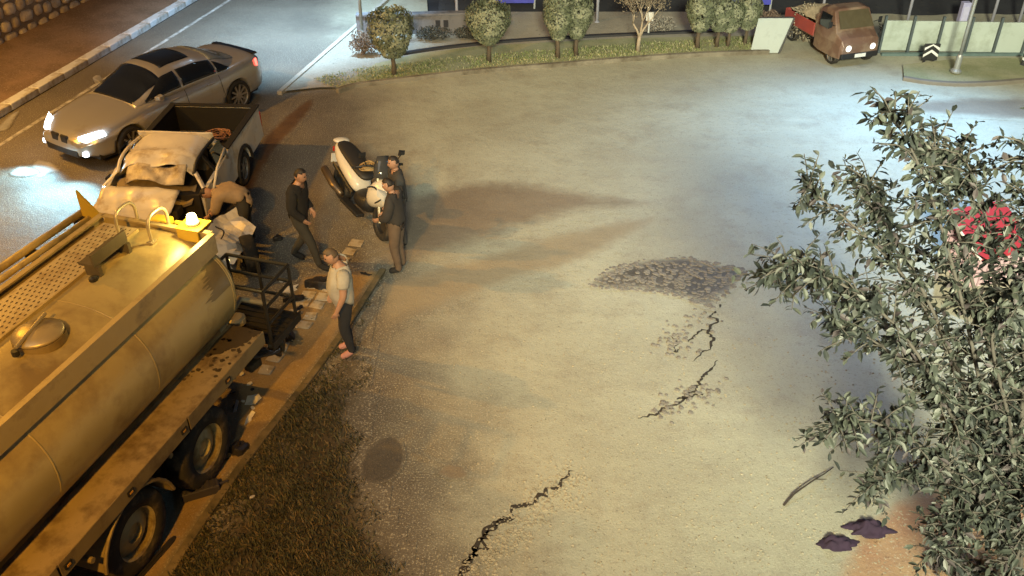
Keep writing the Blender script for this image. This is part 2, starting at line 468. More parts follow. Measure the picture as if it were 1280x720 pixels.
# right-hand island
IS = [spot(1128, 101), spot(1160, 106), spot(1200, 108.5), spot(1245, 107), spot(1300, 102), spot(1400, 92)]
ISc = curve_pts(IS, 6); rings = []; innr = []
for i, p in enumerate(ISc):
    t = (ISc[min(i + 1, len(ISc) - 1)] - ISc[max(i - 1, 0)]).normalized(); nn = Vector((-t.y, t.x, 0))
    rings.append([p + Vector((0, 0, -.02)), p + nn * .01 + Vector((0, 0, .09)), p + nn * .14 + Vector((0, 0, .095)), p + nn * .14 + Vector((0, 0, -.02))]); innr.append(p + nn * .14)
tag(MB().loft(rings).build('island_kerb', mat('dark_kerb', (.16, .14, .11), .85, var=.2, scale=6), bevel=.015), kind='structure')
tag(MB().sheet(innr + [spot(1400, 74), spot(1200, 76), spot(1128, 84)], .07).build('island', MATS['lawn']), kind='structure')

# shadow bands painted into the ground colour, stains, soil
def patch(name, pix, m, z, w=.4, n=5):
    return soft_patch(name, [spot(*p) for p in pix], m, z, w, 0, n)
patch('shadow_band', [(462, 262), (520, 236), (600, 222), (680, 226), (760, 240), (842, 256), (790, 264), (740, 270), (680, 284), (600, 309), (545, 326), (490, 344), (470, 345), (460, 300)], MATS['worn_shadow_asphalt'], .004, .8, 6)  # cast shade put into the ground as a darker tone
patch('pale_shadow_band', [(476, 352), (545, 332), (620, 311), (700, 288), (780, 272), (830, 270), (790, 300), (730, 330), (640, 356), (560, 384), (510, 405), (478, 420), (470, 385)], MATS['pale_shadow_tone'], .005, .5, 6)  # paler step of the same painted shade
patch('dark_patch', [(450, 584), (458, 564), (482, 546), (502, 553), (506, 578), (492, 598), (470, 606), (454, 601)], MATS['dark_patch'], .015, .07)  # small darker patch on the ground
patch('faint_patch', [(545, 592), (560, 580), (580, 584), (584, 596), (565, 600)], MATS['worn_shadow_asphalt'], .008, .09)  # small, slightly darker patch
patch('pickup_shadow', [(316, 200), (328, 172), (350, 150), (378, 128), (391, 124), (393, 134), (372, 160), (346, 188), (322, 230), (306, 262), (296, 240)], MATS['pickup_shadow_tone'], .006, .22)  # the pickup's cast shadow, painted as a brown patch
patch('rust_patch', [(1120, 128), (1170, 122), (1240, 120), (1320, 124), (1320, 150), (1220, 148), (1150, 142)], MATS['worn_shadow_asphalt'], .004, .5)
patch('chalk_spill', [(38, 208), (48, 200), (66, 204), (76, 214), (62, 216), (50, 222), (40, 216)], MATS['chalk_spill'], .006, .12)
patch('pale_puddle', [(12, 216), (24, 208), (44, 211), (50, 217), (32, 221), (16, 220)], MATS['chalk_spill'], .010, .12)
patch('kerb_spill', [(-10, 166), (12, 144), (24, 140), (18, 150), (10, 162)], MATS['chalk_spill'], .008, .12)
patch('soil_bed', [(1038, 735), (1048, 690), (1075, 655), (1110, 628), (1170, 600), (1250, 588), (1330, 590), (1420, 640), (1450, 760), (1250, 800), (1100, 790)], MATS['red_soil'], .006, .35)
# ------------------------------------------------------------------ cracks and loose gravel in the road
crack_m = mat('crack_dark', (.035, .028, .022), .95, var=.3, scale=12)
def crack(pix, w, name='road_crack'):
    pts = curve_pts([spot(*p) for p in pix], 7); Lp, Rp = [], []
    for i, p in enumerate(pts):
        t = (pts[min(i + 1, len(pts) - 1)] - pts[max(i - 1, 0)]).normalized(); nn = Vector((-t.y, t.x, 0))
        e = min(i, len(pts) - 1 - i) / len(pts); ww = w * .75 * (.25 + min(1, e * 5)) * rnd(.35, 1.25)
        p = p + nn * (mnoise.noise((i * .45, w * 50, len(pts))) * w * 1.3 + rnd(-w, w) * .25)
        Lp.append(p + nn * ww / 2); Rp.append(p - nn * ww / 2)
    mb = MB()
    for i in range(len(pts) - 1): mb.add([(*Lp[i].xy, .0065), (*Lp[i + 1].xy, .0065), (*Rp[i + 1].xy, .0065), (*Rp[i].xy, .0065)], [(0, 1, 2, 3)])
    return tag(mb.build(name, crack_m), kind='structure')
crack([(577, 722), (588, 694), (606, 668), (634, 648), (664, 626), (690, 610), (718, 590)], .085)
crack([(572, 730), (584, 706), (600, 684), (612, 668)], .10)
crack([(604, 672), (622, 652), (640, 646)], .05)
crack([(798, 524), (826, 514), (850, 502), (868, 488), (874, 476), (884, 466), (897, 450)], .06)
crack([(866, 452), (884, 438), (892, 424), (886, 414), (894, 402), (890, 392), (900, 380), (902, 366)], .055)
crack([(860, 428), (872, 416), (886, 412)], .04)
crack([(836, 420), (846, 428), (842, 440), (852, 436)], .035)
crack([(846, 500), (866, 494), (880, 492)], .05)

def pebble_mesh(mb, p, r, flat=.6):
    a = rnd(0, 6.28); n = 6; t = []
    for i in range(n):
        q = a + 6.283 * i / n; k = r * rnd(.75, 1.2); t.append((p.x + math.cos(q) * k, p.y + math.sin(q) * k * .85))
    z = r * flat
    mb.add([(x, y, .0) for x, y in t] + [(p.x + (x - p.x) * .62, p.y + (y - p.y) * .62, z * rnd(.8, 1.2)) for x, y in t],
           [tuple(range(n, 2 * n))] + [(i, (i + 1) % n, n + (i + 1) % n, n + i) for i in range(n)])
grav = MB(); patch_px = [(732, 356), (760, 336), (800, 326), (850, 320), (900, 330), (938, 338), (930, 352), (905, 372), (890, 388), (868, 380), (850, 372), (800, 364), (752, 362)]
gp = [spot(*p) for p in patch_px]; gp2 = [(p.x, p.y) for p in gp]; n = 0
for i in range(4200):
    p = Vector((rnd(min(q[0] for q in gp2), max(q[0] for q in gp2)), rnd(min(q[1] for q in gp2), max(q[1] for q in gp2)), 0))
    if inside(p, gp2) and n < 760:
        pebble_mesh(grav, p, rnd(.022, .062), .45); n += 1
for i in range(150):
    q = random.choice([(842, 430), (850, 418), (880, 400), (880, 490), (860, 495), (835, 515)]); p = spot(q[0] + random.gauss(0, 14), q[1] + random.gauss(0, 8)); pebble_mesh(grav, p, rnd(.02, .045))
grav_o = grav.build('loose_gravel', mat('gravel', (.17, .155, .14), .9, var=.6, scale=9)); tag(grav_o, 'patch of loose dark gravel at the end of the road crack', 'gravel', kind='stuff')
gb = patch('gravel_bed', patch_px, MATS['dark_patch'], .010, .30)
peb = MB()
for i in range(3600):
    px, py = rnd(560, 1160), rnd(400, 760)
    if random.random() > .15 + .85 * ((py - 400) / 360) * ((px - 480) / 600): continue
    pebble_mesh(peb, spot(px, py), rnd(.006, .02))
for i in range(700):
    u = random.random(); p = spot(580 + 138 * u + random.gauss(0, 14), 715 - 125 * u + random.gauss(4, 12)); pebble_mesh(peb, p, rnd(.008, .026))
tag(peb.build('scattered_pebbles', mat('pebble', (.30, .27, .20), .9, var=.6, scale=9)), 'small pale grit scattered over the road surface', 'grit', kind='stuff')

# ------------------------------------------------------------------ rubble retaining wall (top left)
ang = math.atan2(wd.y, wd.x)
wall = empty('retaining_wall', W0, ang, label='rubble stone retaining wall with pale mortar behind the dirt bank', cat='wall')
LEN, HT = (W1 - W0).length + 5, 2.6
mort = mat('mortar', (.24, .19, .14), .95, var=.3, scale=6, bump=.6, bscale=30)
MB().box((LEN / 2 - 2.5, .38, HT / 2), (LEN + 2, .5, HT)).build('mortar_core', mort, wall)
MB().box((LEN / 2 - 2.5, .36, HT + .05), (LEN + 2, .62, .1)).build('coping', MATS['concrete_kerb'], wall, bevel=.02)
stm = [mat('rubble_%d' % i, c, .92, var=.3, scale=5, bump=.8, bscale=14, bdist=.03) for i, c in enumerate([(.50, .44, .36), (.42, .36, .28), (.58, .52, .43)])]
zs = .12; row = 0
while zs < HT - .15:
    rh = rnd(.34, .42); x = -4.8 + rnd(0, .3)
    while x < LEN - 2:
        w = rnd(.34, .6); nn = 8; poly = []
        for i in range(nn):
            q = 6.283 * (i + .5) / nn + rnd(-.12, .12)
            ex = math.copysign(abs(math.cos(q)) ** .6, math.cos(q)); ez = math.copysign(abs(math.sin(q)) ** .6, math.sin(q))
            poly.append((ex * w * .47 * rnd(.88, 1.02), ez * rh * .46 * rnd(.86, 1.04)))
        dpt = rnd(.05, .11)
        vs = [(a, 0, b) for a, b in poly] + [(a * .9, -dpt * .7, b * .9) for a, b in poly] + [(a * .55, -dpt, b * .55) for a, b in poly]
        fs = [tuple(range(2 * nn, 3 * nn))]
        for k in range(2): fs += [(k * nn + i, k * nn + (i + 1) % nn, (k + 1) * nn + (i + 1) % nn, (k + 1) * nn + i) for i in range(nn)]
        MB().add(vs, fs).build('stone', random.choice(stm), wall, loc=(x + w / 2, .135, zs + rh / 2 + rnd(-.03, .03)), smooth=True)
        x += w + .02
    zs += rh + .01; row += 1

# ------------------------------------------------------------------ clipped trees on the far verge
bark = mat('bark', (.10, .075, .05), .9, var=.4, scale=12, bump=.6)
leafA = [mat('clip_leaf_%d' % i, c, .65, var=.3, scale=9, bump=0) for i, c in enumerate([(.115, .13, .075), (.22, .23, .15), (.04, .046, .03)])]
def clipped_crown(seed, w, h, taper, n=5200):
    rs = random.Random(seed); mb = MB(); idx = []
    for i in range(n):
        th = rs.uniform(0, 6.283); zz = rs.random()
        prof = (taper + (1 - taper) * min(1, zz * 1.9) ** .7) * (1 - max(0, zz - .82) ** 1.5 * 2.6)
        lump = 1 + .13 * mnoise.noise((math.cos(th) * 2.2, math.sin(th) * 2.2, zz * 4 + seed)) + .06 * mnoise.noise((math.cos(th) * 6, math.sin(th) * 6, zz * 9 + seed))
        dep = 1 - abs(rs.gauss(0, .10)); rr = w * .5 * prof * lump * dep
        if zz > .9 or rs.random() < .16: rr *= math.sqrt(rs.random()) if zz > .86 else 1
        p = Vector((math.cos(th) * rr, math.sin(th) * rr, zz * h * (1 + .05 * mnoise.noise((math.cos(th) * 3, math.sin(th) * 3, seed)))))
        if mnoise.noise(p * 4.5 + Vector((seed, 0, 0))) < -.38 and rs.random() < .8: continue
        nrm = Vector((math.cos(th), math.sin(th), rs.uniform(-.3, .9))).normalized()
        a = nrm.cross(Vector((rs.uniform(-1, 1), rs.uniform(-1, 1), rs.uniform(-1, 1)))).normalized(); b = nrm.cross(a); b = (b + nrm * rs.uniform(-.6, .6)).normalized()
        s = rs.uniform(.025, .05); mb.add([p - a * s, p - b * s * .5, p + a * s, p + b * s * .5], [(0, 1, 2, 3)])
        idx.append(2 if rs.random() < .22 else (1 if mnoise.noise(p * 3.3) > .05 else 0))
    return mb, idx
crowns = []
for k, (w, h, tp) in enumerate([(1.12, 1.12, .42), (1.14, 1.0, .28), (.80, 1.08, .35), (.80, .90, .36)]):
    mb, idx = clipped_crown(k + 3, w, h, tp)
    me = mb.mesh('crown')
    for m in leafA: me.materials.append(m)
    me.polygons.foreach_set('material_index', idx); crowns.append(me)
def trunk_mb(h, r=.055, fork=True):
    mb = MB(); mb.tube([(0, 0, 0), (.01, .01, h * .5), (-.01, .02, h)], [r * 1.25, r, r * .85], 8)
    if fork:
        for i in range(5):
            a = i * 1.26 + .3; mb.tube([(-.01, .02, h - .03), (.16 * math.cos(a), .16 * math.sin(a), h + .32), (.34 * math.cos(a), .34 * math.sin(a), h + .7)], [r * .6, r * .4, r * .15], 5)
    return mb
trees = [((493, 98), 0, .50, 1.0, 'leftmost clipped round tree, standing alone beside the footpath'),
         ((611, 82), 1, .50, 1.0, 'clipped tree with broad flat top, second from the left on the verge'),
         ((697, 77), 2, .52, 1.0, 'pale clipped tree, left one of the touching pair on the verge'),
         ((720, 74), 2, .50, .98, 'darker clipped tree, right one of the touching pair on the verge'),
         ((871, 66), 3, .52, 1.0, 'clipped tree right of the bare tree, first of the dense row'),
         ((895, 63), 3, .50, .9, 'clipped tree in the middle of the dense row beyond the bare tree'),
         ((909, 62), 3, .48, .85, 'small clipped tree at the right end of the dense row'),
         ((930, 60), 3, .50, .88, 'clipped tree nearest the leaning white panel')]
for i, (px, k, th, sc, lab) in enumerate(trees):
    r = empty('clipped_tree', spot(*px) + Vector((0, 0, .10)), rnd(0, 6), label=lab, cat='tree', group='clipped trees on the far verge'); r.scale = (sc, sc, sc)
    trunk_mb(th).build('trunk', bark, r, smooth=True)
    c = bpy.data.objects.new('crown', crowns[k]); COL.objects.link(c); c.parent = r; c.location.z = th; c['kind'] = 'stuff'
    c.rotation_euler.z = i * 1.7
# bare, sparsely leaved tree
bt = empty('bare_tree', spot(797, 69) + Vector((0, 0, .1)), 0, label='thin pale tree with bare forked branches on the far verge', cat='tree')
tm = mat('pale_bark', (.34, .28, .21), .85, var=.3, scale=10)
mb = MB(); mb.tube([(0, 0, 0), (0, 0, .25), (.02, 0, .42)], [.06, .05, .045], 8); tips = []
rs = random.Random(5)
def grow(p, d, L, r, depth):
    q = p + d * L; mb.tube([p, p.lerp(q, .5) + Vector((rs.uniform(-.03, .03), 0, rs.uniform(-.02, .02))), q], [r, r * .8, r * .6], 6)
    if depth == 0: tips.append(q); return
    for k in range(2 + (rs.random() < .4)):
        nd = (d + Vector((rs.uniform(-.75, .75), rs.uniform(-.6, .6), rs.uniform(.0, .5)))).normalized(); grow(q, nd, L * rs.uniform(.62, .85), r * .6, depth - 1)
for dx in (-.55, .1, .5): grow(Vector((.02, 0, .38)), Vector((dx, rs.uniform(-.3, .3), 1)).normalized(), .42, .036, 3)
mb.build('trunk', tm, bt, smooth=True)
lm = MB()
for q in tips:
    for k in range(26):
        p = q + Vector((rs.gauss(0, .10), rs.gauss(0, .10), rs.gauss(.02, .09))); a = Vector((rs.uniform(-1, 1), rs.uniform(-1, 1), rs.uniform(-1, 1))).normalized(); b = a.orthogonal().normalized(); s = rs.uniform(.02, .04)
        lm.add([p - a * s, p - b * s * .4, p + a * s, p + b * s * .4], [(0, 1, 2, 3)])
lm.build('crown', mat('dry_leaf', (.20, .16, .11), .8, var=.4, scale=9, bump=0), bt)['kind'] = 'stuff'

# ------------------------------------------------------------------ things behind the verge
# low parapet with dark rail behind the path
def wall_run(name, pts, h, th, m, label, cap=None, cat='wall'):
    r = empty(name, pts[0], 0, label=label, cat=cat)
    mb = MB(); cp = MB(); P0 = pts[0]
    rg, rc = [], []
    for i, p in enumerate(pts):
        t = (pts[min(i + 1, len(pts) - 1)] - pts[max(i - 1, 0)]).normalized(); nn = Vector((-t.y, t.x, 0)); q = p - P0
        rg.append([q + Vector((0, 0, -.05)), q + Vector((0, 0, h)), q + nn * th + Vector((0, 0, h)), q + nn * th + Vector((0, 0, -.05))])
        rc.append([q - nn * .03 + Vector((0, 0, h + .002)), q - nn * .03 + Vector((0, 0, h + .06)), q + nn * (th + .03) + Vector((0, 0, h + .06)), q + nn * (th + .03) + Vector((0, 0, h + .002))])
    mb.loft(rg).build('wall_body', m, r)
    if cap: cp.loft(rc).build('coping', cap, r, bevel=.01)
    return r
dk = mat('dark_rail', (.03, .03, .035), .6, var=.3, scale=6)
pw = mat('parapet', (.27, .25, .22), .9, var=.2, scale=4)
pl = [spot(505, 72), spot(560, 64), spot(640, 56), spot(740, 50), spot(830, 46), spot(900, 43)]
wall_run('low_parapet', curve_pts(pl, 4), .12, .14, dk, 'low dark edging between the path and the field')
gw = mat('grey_render', (.155, .15, .16), .9, var=.25, scale=1.5, dirt=(.08, .075, .08), dirt_amt=.4)
bl_ = wall_run('garden_wall', [spot(447, 46), spot(520, 45), spot(604, 43)], .56, .2, gw, 'grey rendered garden wall behind the two leftmost clipped trees', gw)
hole = mat('opening_dark', (.015, .015, .02), .7)
for px in (522, 548, 558, 590):
    p = spot(px, 44) - spot(447, 46); MB().box((p.x, p.y - .012, .33), (.13, .03, .20)).build('vent_opening', hole, bl_)
hedge_leaf = [mat('hedge_leaf_%d' % i, c, .75, var=.35, scale=6, bump=0) for i, c in enumerate([(.05, .052, .045), (.10, .10, .085), (.022, .024, .022)])]
def shrub(px, w, h, label, mats=hedge_leaf, n=1300, seed=1, name='shrub', s0=.03, cat='shrub', dz=0, group=None, depth=.6):
    rs = random.Random(seed); r = empty(name, spot(*px) + Vector((0, 0, dz)), 0, label=label, cat=cat, group=group); mb = MB(); idx = []
    st = MB()
    for i in range(7):
        a = rs.uniform(0, 6.28); st.tube([(0, 0, 0), (math.cos(a) * w * .2, math.sin(a) * w * .2, h * .5), (math.cos(a) * w * .4, math.sin(a) * w * .4 * depth, h * .85)], [.02, .013, .005], 5)
    st.build('stem', bark, r)
    for i in range(n):
        d = Vector((rs.gauss(0, 1), rs.gauss(0, 1), rs.gauss(0, 1))).normalized(); rr = rs.random() ** .4 * (1 + .35 * mnoise.noise(d * 2.3 + Vector((seed, 0, 0))))
        p = Vector((d.x * w / 2 * rr, d.y * w / 2 * depth * rr, h * .5 + d.z * h / 2 * rr))
        if p.z < .02: p.z = rs.uniform(.02, .1)
        a = Vector((rs.uniform(-1, 1), rs.uniform(-1, 1), rs.uniform(-1, 1))).normalized(); b = a.orthogonal().normalized(); s = rs.uniform(s0 * .6, s0 * 1.4)
        mb.add([p - a * s, p - b * s * .45, p + a * s, p + b * s * .45], [(0, 1, 2, 3)]); idx.append(rs.choice([0, 0, 1, 2]))
    o = mb.build('foliage', None, r); o['kind'] = 'stuff'
    for m in mats: o.data.materials.append(m)
    o.data.polygons.foreach_set('material_index', idx); return r
shrub((541, 53), 1.0, .34, 'low dark shrub at the foot of the grey garden wall', seed=4, dz=.1)
shrub((585, 52), .8, .3, 'small dark shrub just left of the second clipped tree', seed=5, dz=.1)
shrub((456, 72), .75, .62, 'brown shrub left of the leftmost clipped tree', [mat('brown_leaf_%d' % i, c, .8, var=.3, bump=0) for i, c in enumerate([(.17, .12, .09), (.24, .18, .13), (.09, .065, .05)])], seed=6, dz=.1)
shrub((827, 42), .7, .5, 'pale shrub behind the white notice board', [mat('pale_leaf_%d' % i, c, .8, var=.3, bump=0) for i, c in enumerate([(.25, .23, .2), (.33, .31, .27), (.12, .11, .1)])], seed=7)
shrub((960, 37), .7, .55, 'brown leafless bush left of the brown mini truck', [mat('brown_leaf_%d' % i, (.17, .12, .09)) for i in range(3)], seed=8)
shrub((1004, 52), .85, 1.05, 'tan dried bush rising behind the brown mini truck', [mat('tan_leaf_%d' % i, c, .85, var=.3, bump=0) for i, c in enumerate([(.36, .31, .22), (.46, .41, .31), (.2, .16, .11)])], seed=9, n=1500)
for i, px in enumerate(((1105, 47), (1117, 52), (1164, 50))):
    shrub(px, .45, .5, ('sparse green plant just right of the brown mini truck', 'sparse green plant against the white panels by the dark post', 'green sapling above the chevron marker')[i], leafA, seed=20 + i, n=260, s0=.035)

# dark bank beyond, with blue hoarding
bank = MB(); rows = []
for i in range(40):
    x = -2.2 + i * .7; rows.append([Vector((x, 27.0 + j * .9, -.05 + min(j, 2) * .28 + .12 * mnoise.noise((x * .7, j, 2)))) for j in range(5)])
tag(bank.loft(rows, cap=False, loop=False).build('field_bank', MATS['dark_field'], smooth=True), kind='structure')
blue = mat('blue_hoarding', (.05, .06, .42), .6, var=.5, scale=5)
def hoarding(px0, px1, y, h, label):
    a, b = spot(px0, y), spot(px1, y); r = empty('hoarding', a, 0, label=label, cat='hoarding'); n_ = max(1, int((b.x - a.x) / .75)); w = (b.x - a.x) / n_
    for i in range(n_): MB().box((w * (i + .5), 0, h / 2 + .25), (w - .03, .04, h)).build('panel', blue, r)
    for i in range(n_ + 1): MB().box((w * i, .04, h / 2 + .1), (.05, .05, h + .3)).build('post', mat('steel_post', (.4, .42, .45), .5, .4, scale=6), r)
hoarding(866, 962, 16, .9, 'blue site hoarding behind the dense row of clipped trees')
hoarding(618, 668, 14, .5, 'short blue panel behind the second clipped tree')

# white notice board on a post
nb = empty('notice_board', spot(810, 46), 0, label='small white notice board on a post right of the bare tree', cat='sign')
MB().tube([(0, 0, 0), (0, 0, .62)], .025, 8).build('post', mat('white_paint', (.62, .62, .6), .6, var=.1, scale=5), nb); MB().box((0, -.03, .58), (.20, .02, .24)).build('board', MATS['white_paint'], nb, bevel=.004)

# leaning white panel left of the mini truck
lpn = empty('leaning_panel', spot(962, 67), 0, label='pale leaning sheet panel left of the brown mini truck', cat='panel')
mp = mat('pale_sheet', (.36, .41, .40), .55, var=.15, scale=2, dirt=(.25, .28, .27), dirt_amt=.4)
MB().add([(-.52, 0, .02), (.22, 0, .02), (.56, .28, .86), (-.36, .28, .86), (-.52, .03, .02), (.22, .03, .02), (.56, .31, .86), (-.36, .31, .86)], [(0, 1, 2, 3), (7, 6, 5, 4), (0, 4, 5, 1), (1, 5, 6, 2), (2, 6, 7, 3), (3, 7, 4, 0)]).build('sheet', mp, lpn)
MB().tube([(.24, -.02, .01), (.58, .26, .88)], .022, 6).build('frame_bar', dk, lpn); MB().tube([(-.40, .3, .86), (.56, .3, .88)], .022, 6).build('top_bar', dk, lpn)
MB().tube([(-.1, .30, .8), (-.05, .85, 0)], .02, 6).build('prop', dk, lpn)

# white boundary panels on the right with dark posts
wf = empty('boundary_fence', spot(1098, 66), 0, label='white panelled boundary fence on the right behind the island', cat='fence')
a, b = spot(1098, 66), spot(1420, 72); n_ = 9; w = (b.x - a.x) / n_; dy = (b.y - a.y) / n_
wfm = mat('fence_panel', (.40, .46, .42), .7, var=.15, scale=1.2, dirt=(.27, .31, .26), dirt_amt=.5, dirt_scale=1.5)
for i in range(n_):
    MB().box((w * (i + .5), dy * (i + .5) + .03, .47), (w - .07, .05, .80)).build('panel', wfm, wf, bevel=.006)
    MB().box((w * i, dy * i, .5), (.06, .07, 1.0)).build('post', mat('fence_post', (.07, .09, .10), .6, var=.2), wf)
MB().box((w * n_ / 2, dy * n_ / 2 - .02, .035), (w * n_, .10, .07)).build('plinth', mat('teal_plinth', (.10, .15, .15), .7), wf)
# tall pale poles beyond the fence
pm = mat('pale_pole', (.45, .46, .55), .5, .3, var=.15)
for px, base, h, lab in ((1131, 40, 2.4, 'tall pale pole above the fence, left of the street lamp'), (1208, 34, 2.3, 'pale bluish pole beyond the fence, nearest the street lamp'), (1238, 33, 2.3, 'pale pole beyond the fence, second from the right edge'), (1272, 33, 2.4, 'pale pole beyond the fence at the right edge'), (572, 40, 2.2, 'thin pole behind the garden wall'), (746, 30, 2.0, 'thin pole behind the touching pair of clipped trees'), (1025, 30, 2.0, 'thin pole behind the brown mini truck')):
    o = empty('pole', spot(px, base), 0, label=lab, cat='pole', group='poles beyond the fence')
    MB().tube([(0, 0, -.05), (0, 0, h)], [.045, .035], 8).build('shaft', pm, o, smooth=True); MB().lathe([(.09, -.02), (.09, .05), (.05, .08)], n=10).build('base', pm, o)
boxm = mat('meter_box', (.40, .40, .62), .5, var=.15)
ub = empty('utility_box', spot(1200, 33), 0, label='small bluish cabinet above the fence by the poles', cat='cabinet')
MB().box((0, 0, .35), (.22, .2, .7)).build('cabinet', boxm, ub, bevel=.01); MB().box((0, -.11, .4), (.16, .012, .4)).build('door', mat('box_door', (.5, .5, .7), .5), ub)

# chevron marker
cv = empty('chevron_marker', spot(1160, 79), 0, label='black and white chevron marker post by the island', cat='marker')
MB().box((0, 0, .30), (.40, .05, .44)).build('board', mat('marker_black', (.02, .02, .022), .5, var=.2), cv, bevel=.01)
for k in (0, 1):
    z = .17 + k * .18; vs = [(-.2, z), (0, z + .13), (.2, z), (.2, z + .075), (0, z + .205), (-.2, z + .075)]
    vs = [(x * .96, min(y, .515)) for x, y in vs]
    MB().add([(x, -.029, y) for x, y in vs], [(0, 1, 4, 5), (1, 2, 3, 4)]).build('chevron', mat('marker_white', (.7, .7, .7), .5), cv)
MB().box((-.12, 0, .05), (.05, .04, .12)).build('foot', dk, cv); MB().box((.12, 0, .05), (.05, .04, .12)).build('foot', dk, cv)
# striped barrier piece right of the island
bw = empty('bollard', spot(1278, 84), 0, label='dark stubby bollard at the right edge of the island', cat='bollard')
MB().lathe([(.10, 0), (.10, .06), (.07, .08), (.065, .34), (.03, .38)], n=12).build('post', dk, bw); MB().lathe([(.068, .2), (.068, .27)], n=12).build('band', MATS['marker_white'], bw)

# ------------------------------------------------------------------ street lamps (lit), added fill mast
def street_lamp(name, loc, h, arm, head_dir, label, col, watt, aim, cone, base_px=None, blend=.8, steel=None, glow=30.0, pole_r=.055, soft=.18):
    r = empty(name, loc, 0, label=label, cat='street lamp')
    st = mat('lamp_steel', (.33, .34, .33), .5, .5, var=.15)
    MB().lathe([(.13, 0), (.13, .04), (.08, .09), (.075, .4), (pole_r, .45)], n=14).build('base', st, r, smooth=False)
    a = Vector(head_dir).normalized()
    MB().tube(curve_pts([(0, 0, .4), (0, 0, h - .6), (a.x * .15, a.y * .15, h - .12), (a.x * arm * .5, a.y * arm * .5, h + .06), (a.x * arm, a.y * arm, h + .1)], 5), pole_r * .8, 10).build('mast', st, r, smooth=True)
    yaw = math.atan2(a.y, a.x)
    hd = MB().loft([[(x, s * w, z) for s, z in ((-1, 0), (-.7, zt), (.7, zt), (1, 0), (.7, -.03), (-.7, -.03))] for x, w, zt in ((arm - .1, .05, .05), (arm + .15, .13, .10), (arm + .5, .14, .09), (arm + .62, .08, .05))])
    hd.build('lamp_head', st, r, loc=(0, 0, h + .09), rot=(0, 0, yaw))
    MB().box((arm + .32, 0, -.04), (.36, .2, .02)).build('lens', mat(name + '_lens', (.9, .9, .9), .4, emit=col, estr=glow), r, loc=(0, 0, h + .09), rot=(0, 0, yaw))
    ld = bpy.data.lights.new(name + '_light', 'SPOT'); ld.energy = watt; ld.color = col; ld.spot_size = R(cone); ld.spot_blend = blend; ld.shadow_soft_size = soft
    lo = bpy.data.objects.new(name + '_light', ld); COL.objects.link(lo); lo.parent = r
    lo.location = (a.x * (arm + .32), a.y * (arm + .32), h - .02)
    lo.rotation_euler = (Vector(aim) - (Vector(loc) + lo.location)).to_track_quat('-Z', 'Y').to_euler()
    return r
SOD = (1.0, .46, .045)
street_lamp('sodium_street_lamp', (-16.2, 14.5, .0), 8.6, 2.2, (1, .25, 0), 'sodium street lamp on a curved mast behind the dirt bank', SOD, 3600, (-8.5, 15.5, 0), 140)
street_lamp('roadside_street_lamp', (-3.6, -2.6, 0), 10.2, 1.4, (-.2, 1, 0), 'sodium street lamp on the verge below the viewpoint', SOD, 5000, (-5.4, 10.8, .8), 84, blend=1.0)
street_lamp('white_street_lamp', spot(455, 63) + Vector((0, 0, .1)), 6.5, .9, (-.9, -.45, 0), 'white street lamp on a pale mast left of the leftmost clipped tree', (.46, .74, 1.0), 5600, spot(372, 40), 80, blend=1.0)
street_lamp('island_street_lamp', spot(1193, 95) + Vector((0, 0, .11)), 6.8, 1.6, (-.35, -1, 0), 'street lamp rising from the island in front of the white fence', (.30, .58, 1.0), 4600, spot(1130, 200), 95, blend=1.0)
street_lamp('added_fill_mast', (.8, -14.0, 0), 15.0, 1.4, (.1, 1, 0), 'added fill light on a tall unseen mast behind the viewpoint lighting the junction', (.99, .97, .68), 54000, (10.6, 25.0, 0), 54, blend=1.0, soft=2.0)  # added out of view to light the junction evenly

# ------------------------------------------------------------------ leafy young tree at the lower right
tr = empty('young_tree', spot(1255, 800), 0, label='leafy grey green young tree in the lower right corner', cat='tree')
T0 = tr.location.copy()
rs = random.Random(21)
tb = mat('tree_bark', (.085, .075, .062), .85, var=.4, scale=14)
wood = MB(); sprays = []
def at_tree(px, py, y): # point of the tree seen at this place of the photograph, at depth y
    dx, dz = (px - 640) / FOC, -(py - 360) / FOC; w_ = Vector((dx, _c + dz * _s, -_s + dz * _c)); k = y / w_.y
    return Vector((w_.x * k, y, CAM_H + w_.z * k))
mains = [[(1250, 640), (1225, 480), (1190, 330), (1150, 210), (1112, 140)], [(1260, 620), (1255, 470), (1240, 330), (1225, 240), (1200, 190)],
         [(1240, 650), (1190, 520), (1130, 420), (1060, 360), (985, 330)], [(1245, 640), (1200, 480), (1140, 360), (1070, 285), (1010, 235)],
         [(1250, 660), (1190, 590), (1130, 545), (1080, 525), (1045, 530)], [(1265, 640), (1280, 480), (1275, 340), (1290, 240), (1285, 180)],
         [(1250, 600), (1180, 420), (1130, 320), (1095, 260), (1085, 225)], [(1255, 680), (1210, 630), (1170, 605), (1130, 590), (1090, 605)],
         [(1270, 640), (1300, 520), (1320, 420), (1330, 330), (1330, 260)], [(1262, 700), (1240, 660), (1215, 640), (1190, 660), (1170, 690)],
         [(1250, 630), (1215, 560), (1160, 480), (1090, 425), (1040, 405)], [(1258, 600), (1235, 430), (1200, 300), (1180, 230), (1165, 185)],
         [(1255, 650), (1180, 500), (1090, 390), (1020, 352), (968, 346)], [(1280, 660), (1300, 600), (1290, 640), (1270, 700), (1250, 740)],
         [(1270, 600), (1260, 520), (1240, 420), (1275, 380), (1290, 330)]]
depths = [6.3, 6.6, 6.0, 6.8, 5.6, 6.2, 6.9, 5.7, 6.4, 5.4, 6.1, 6.7, 6.4, 5.4, 5.9]
root = Vector((T0.x, T0.y, -.05))
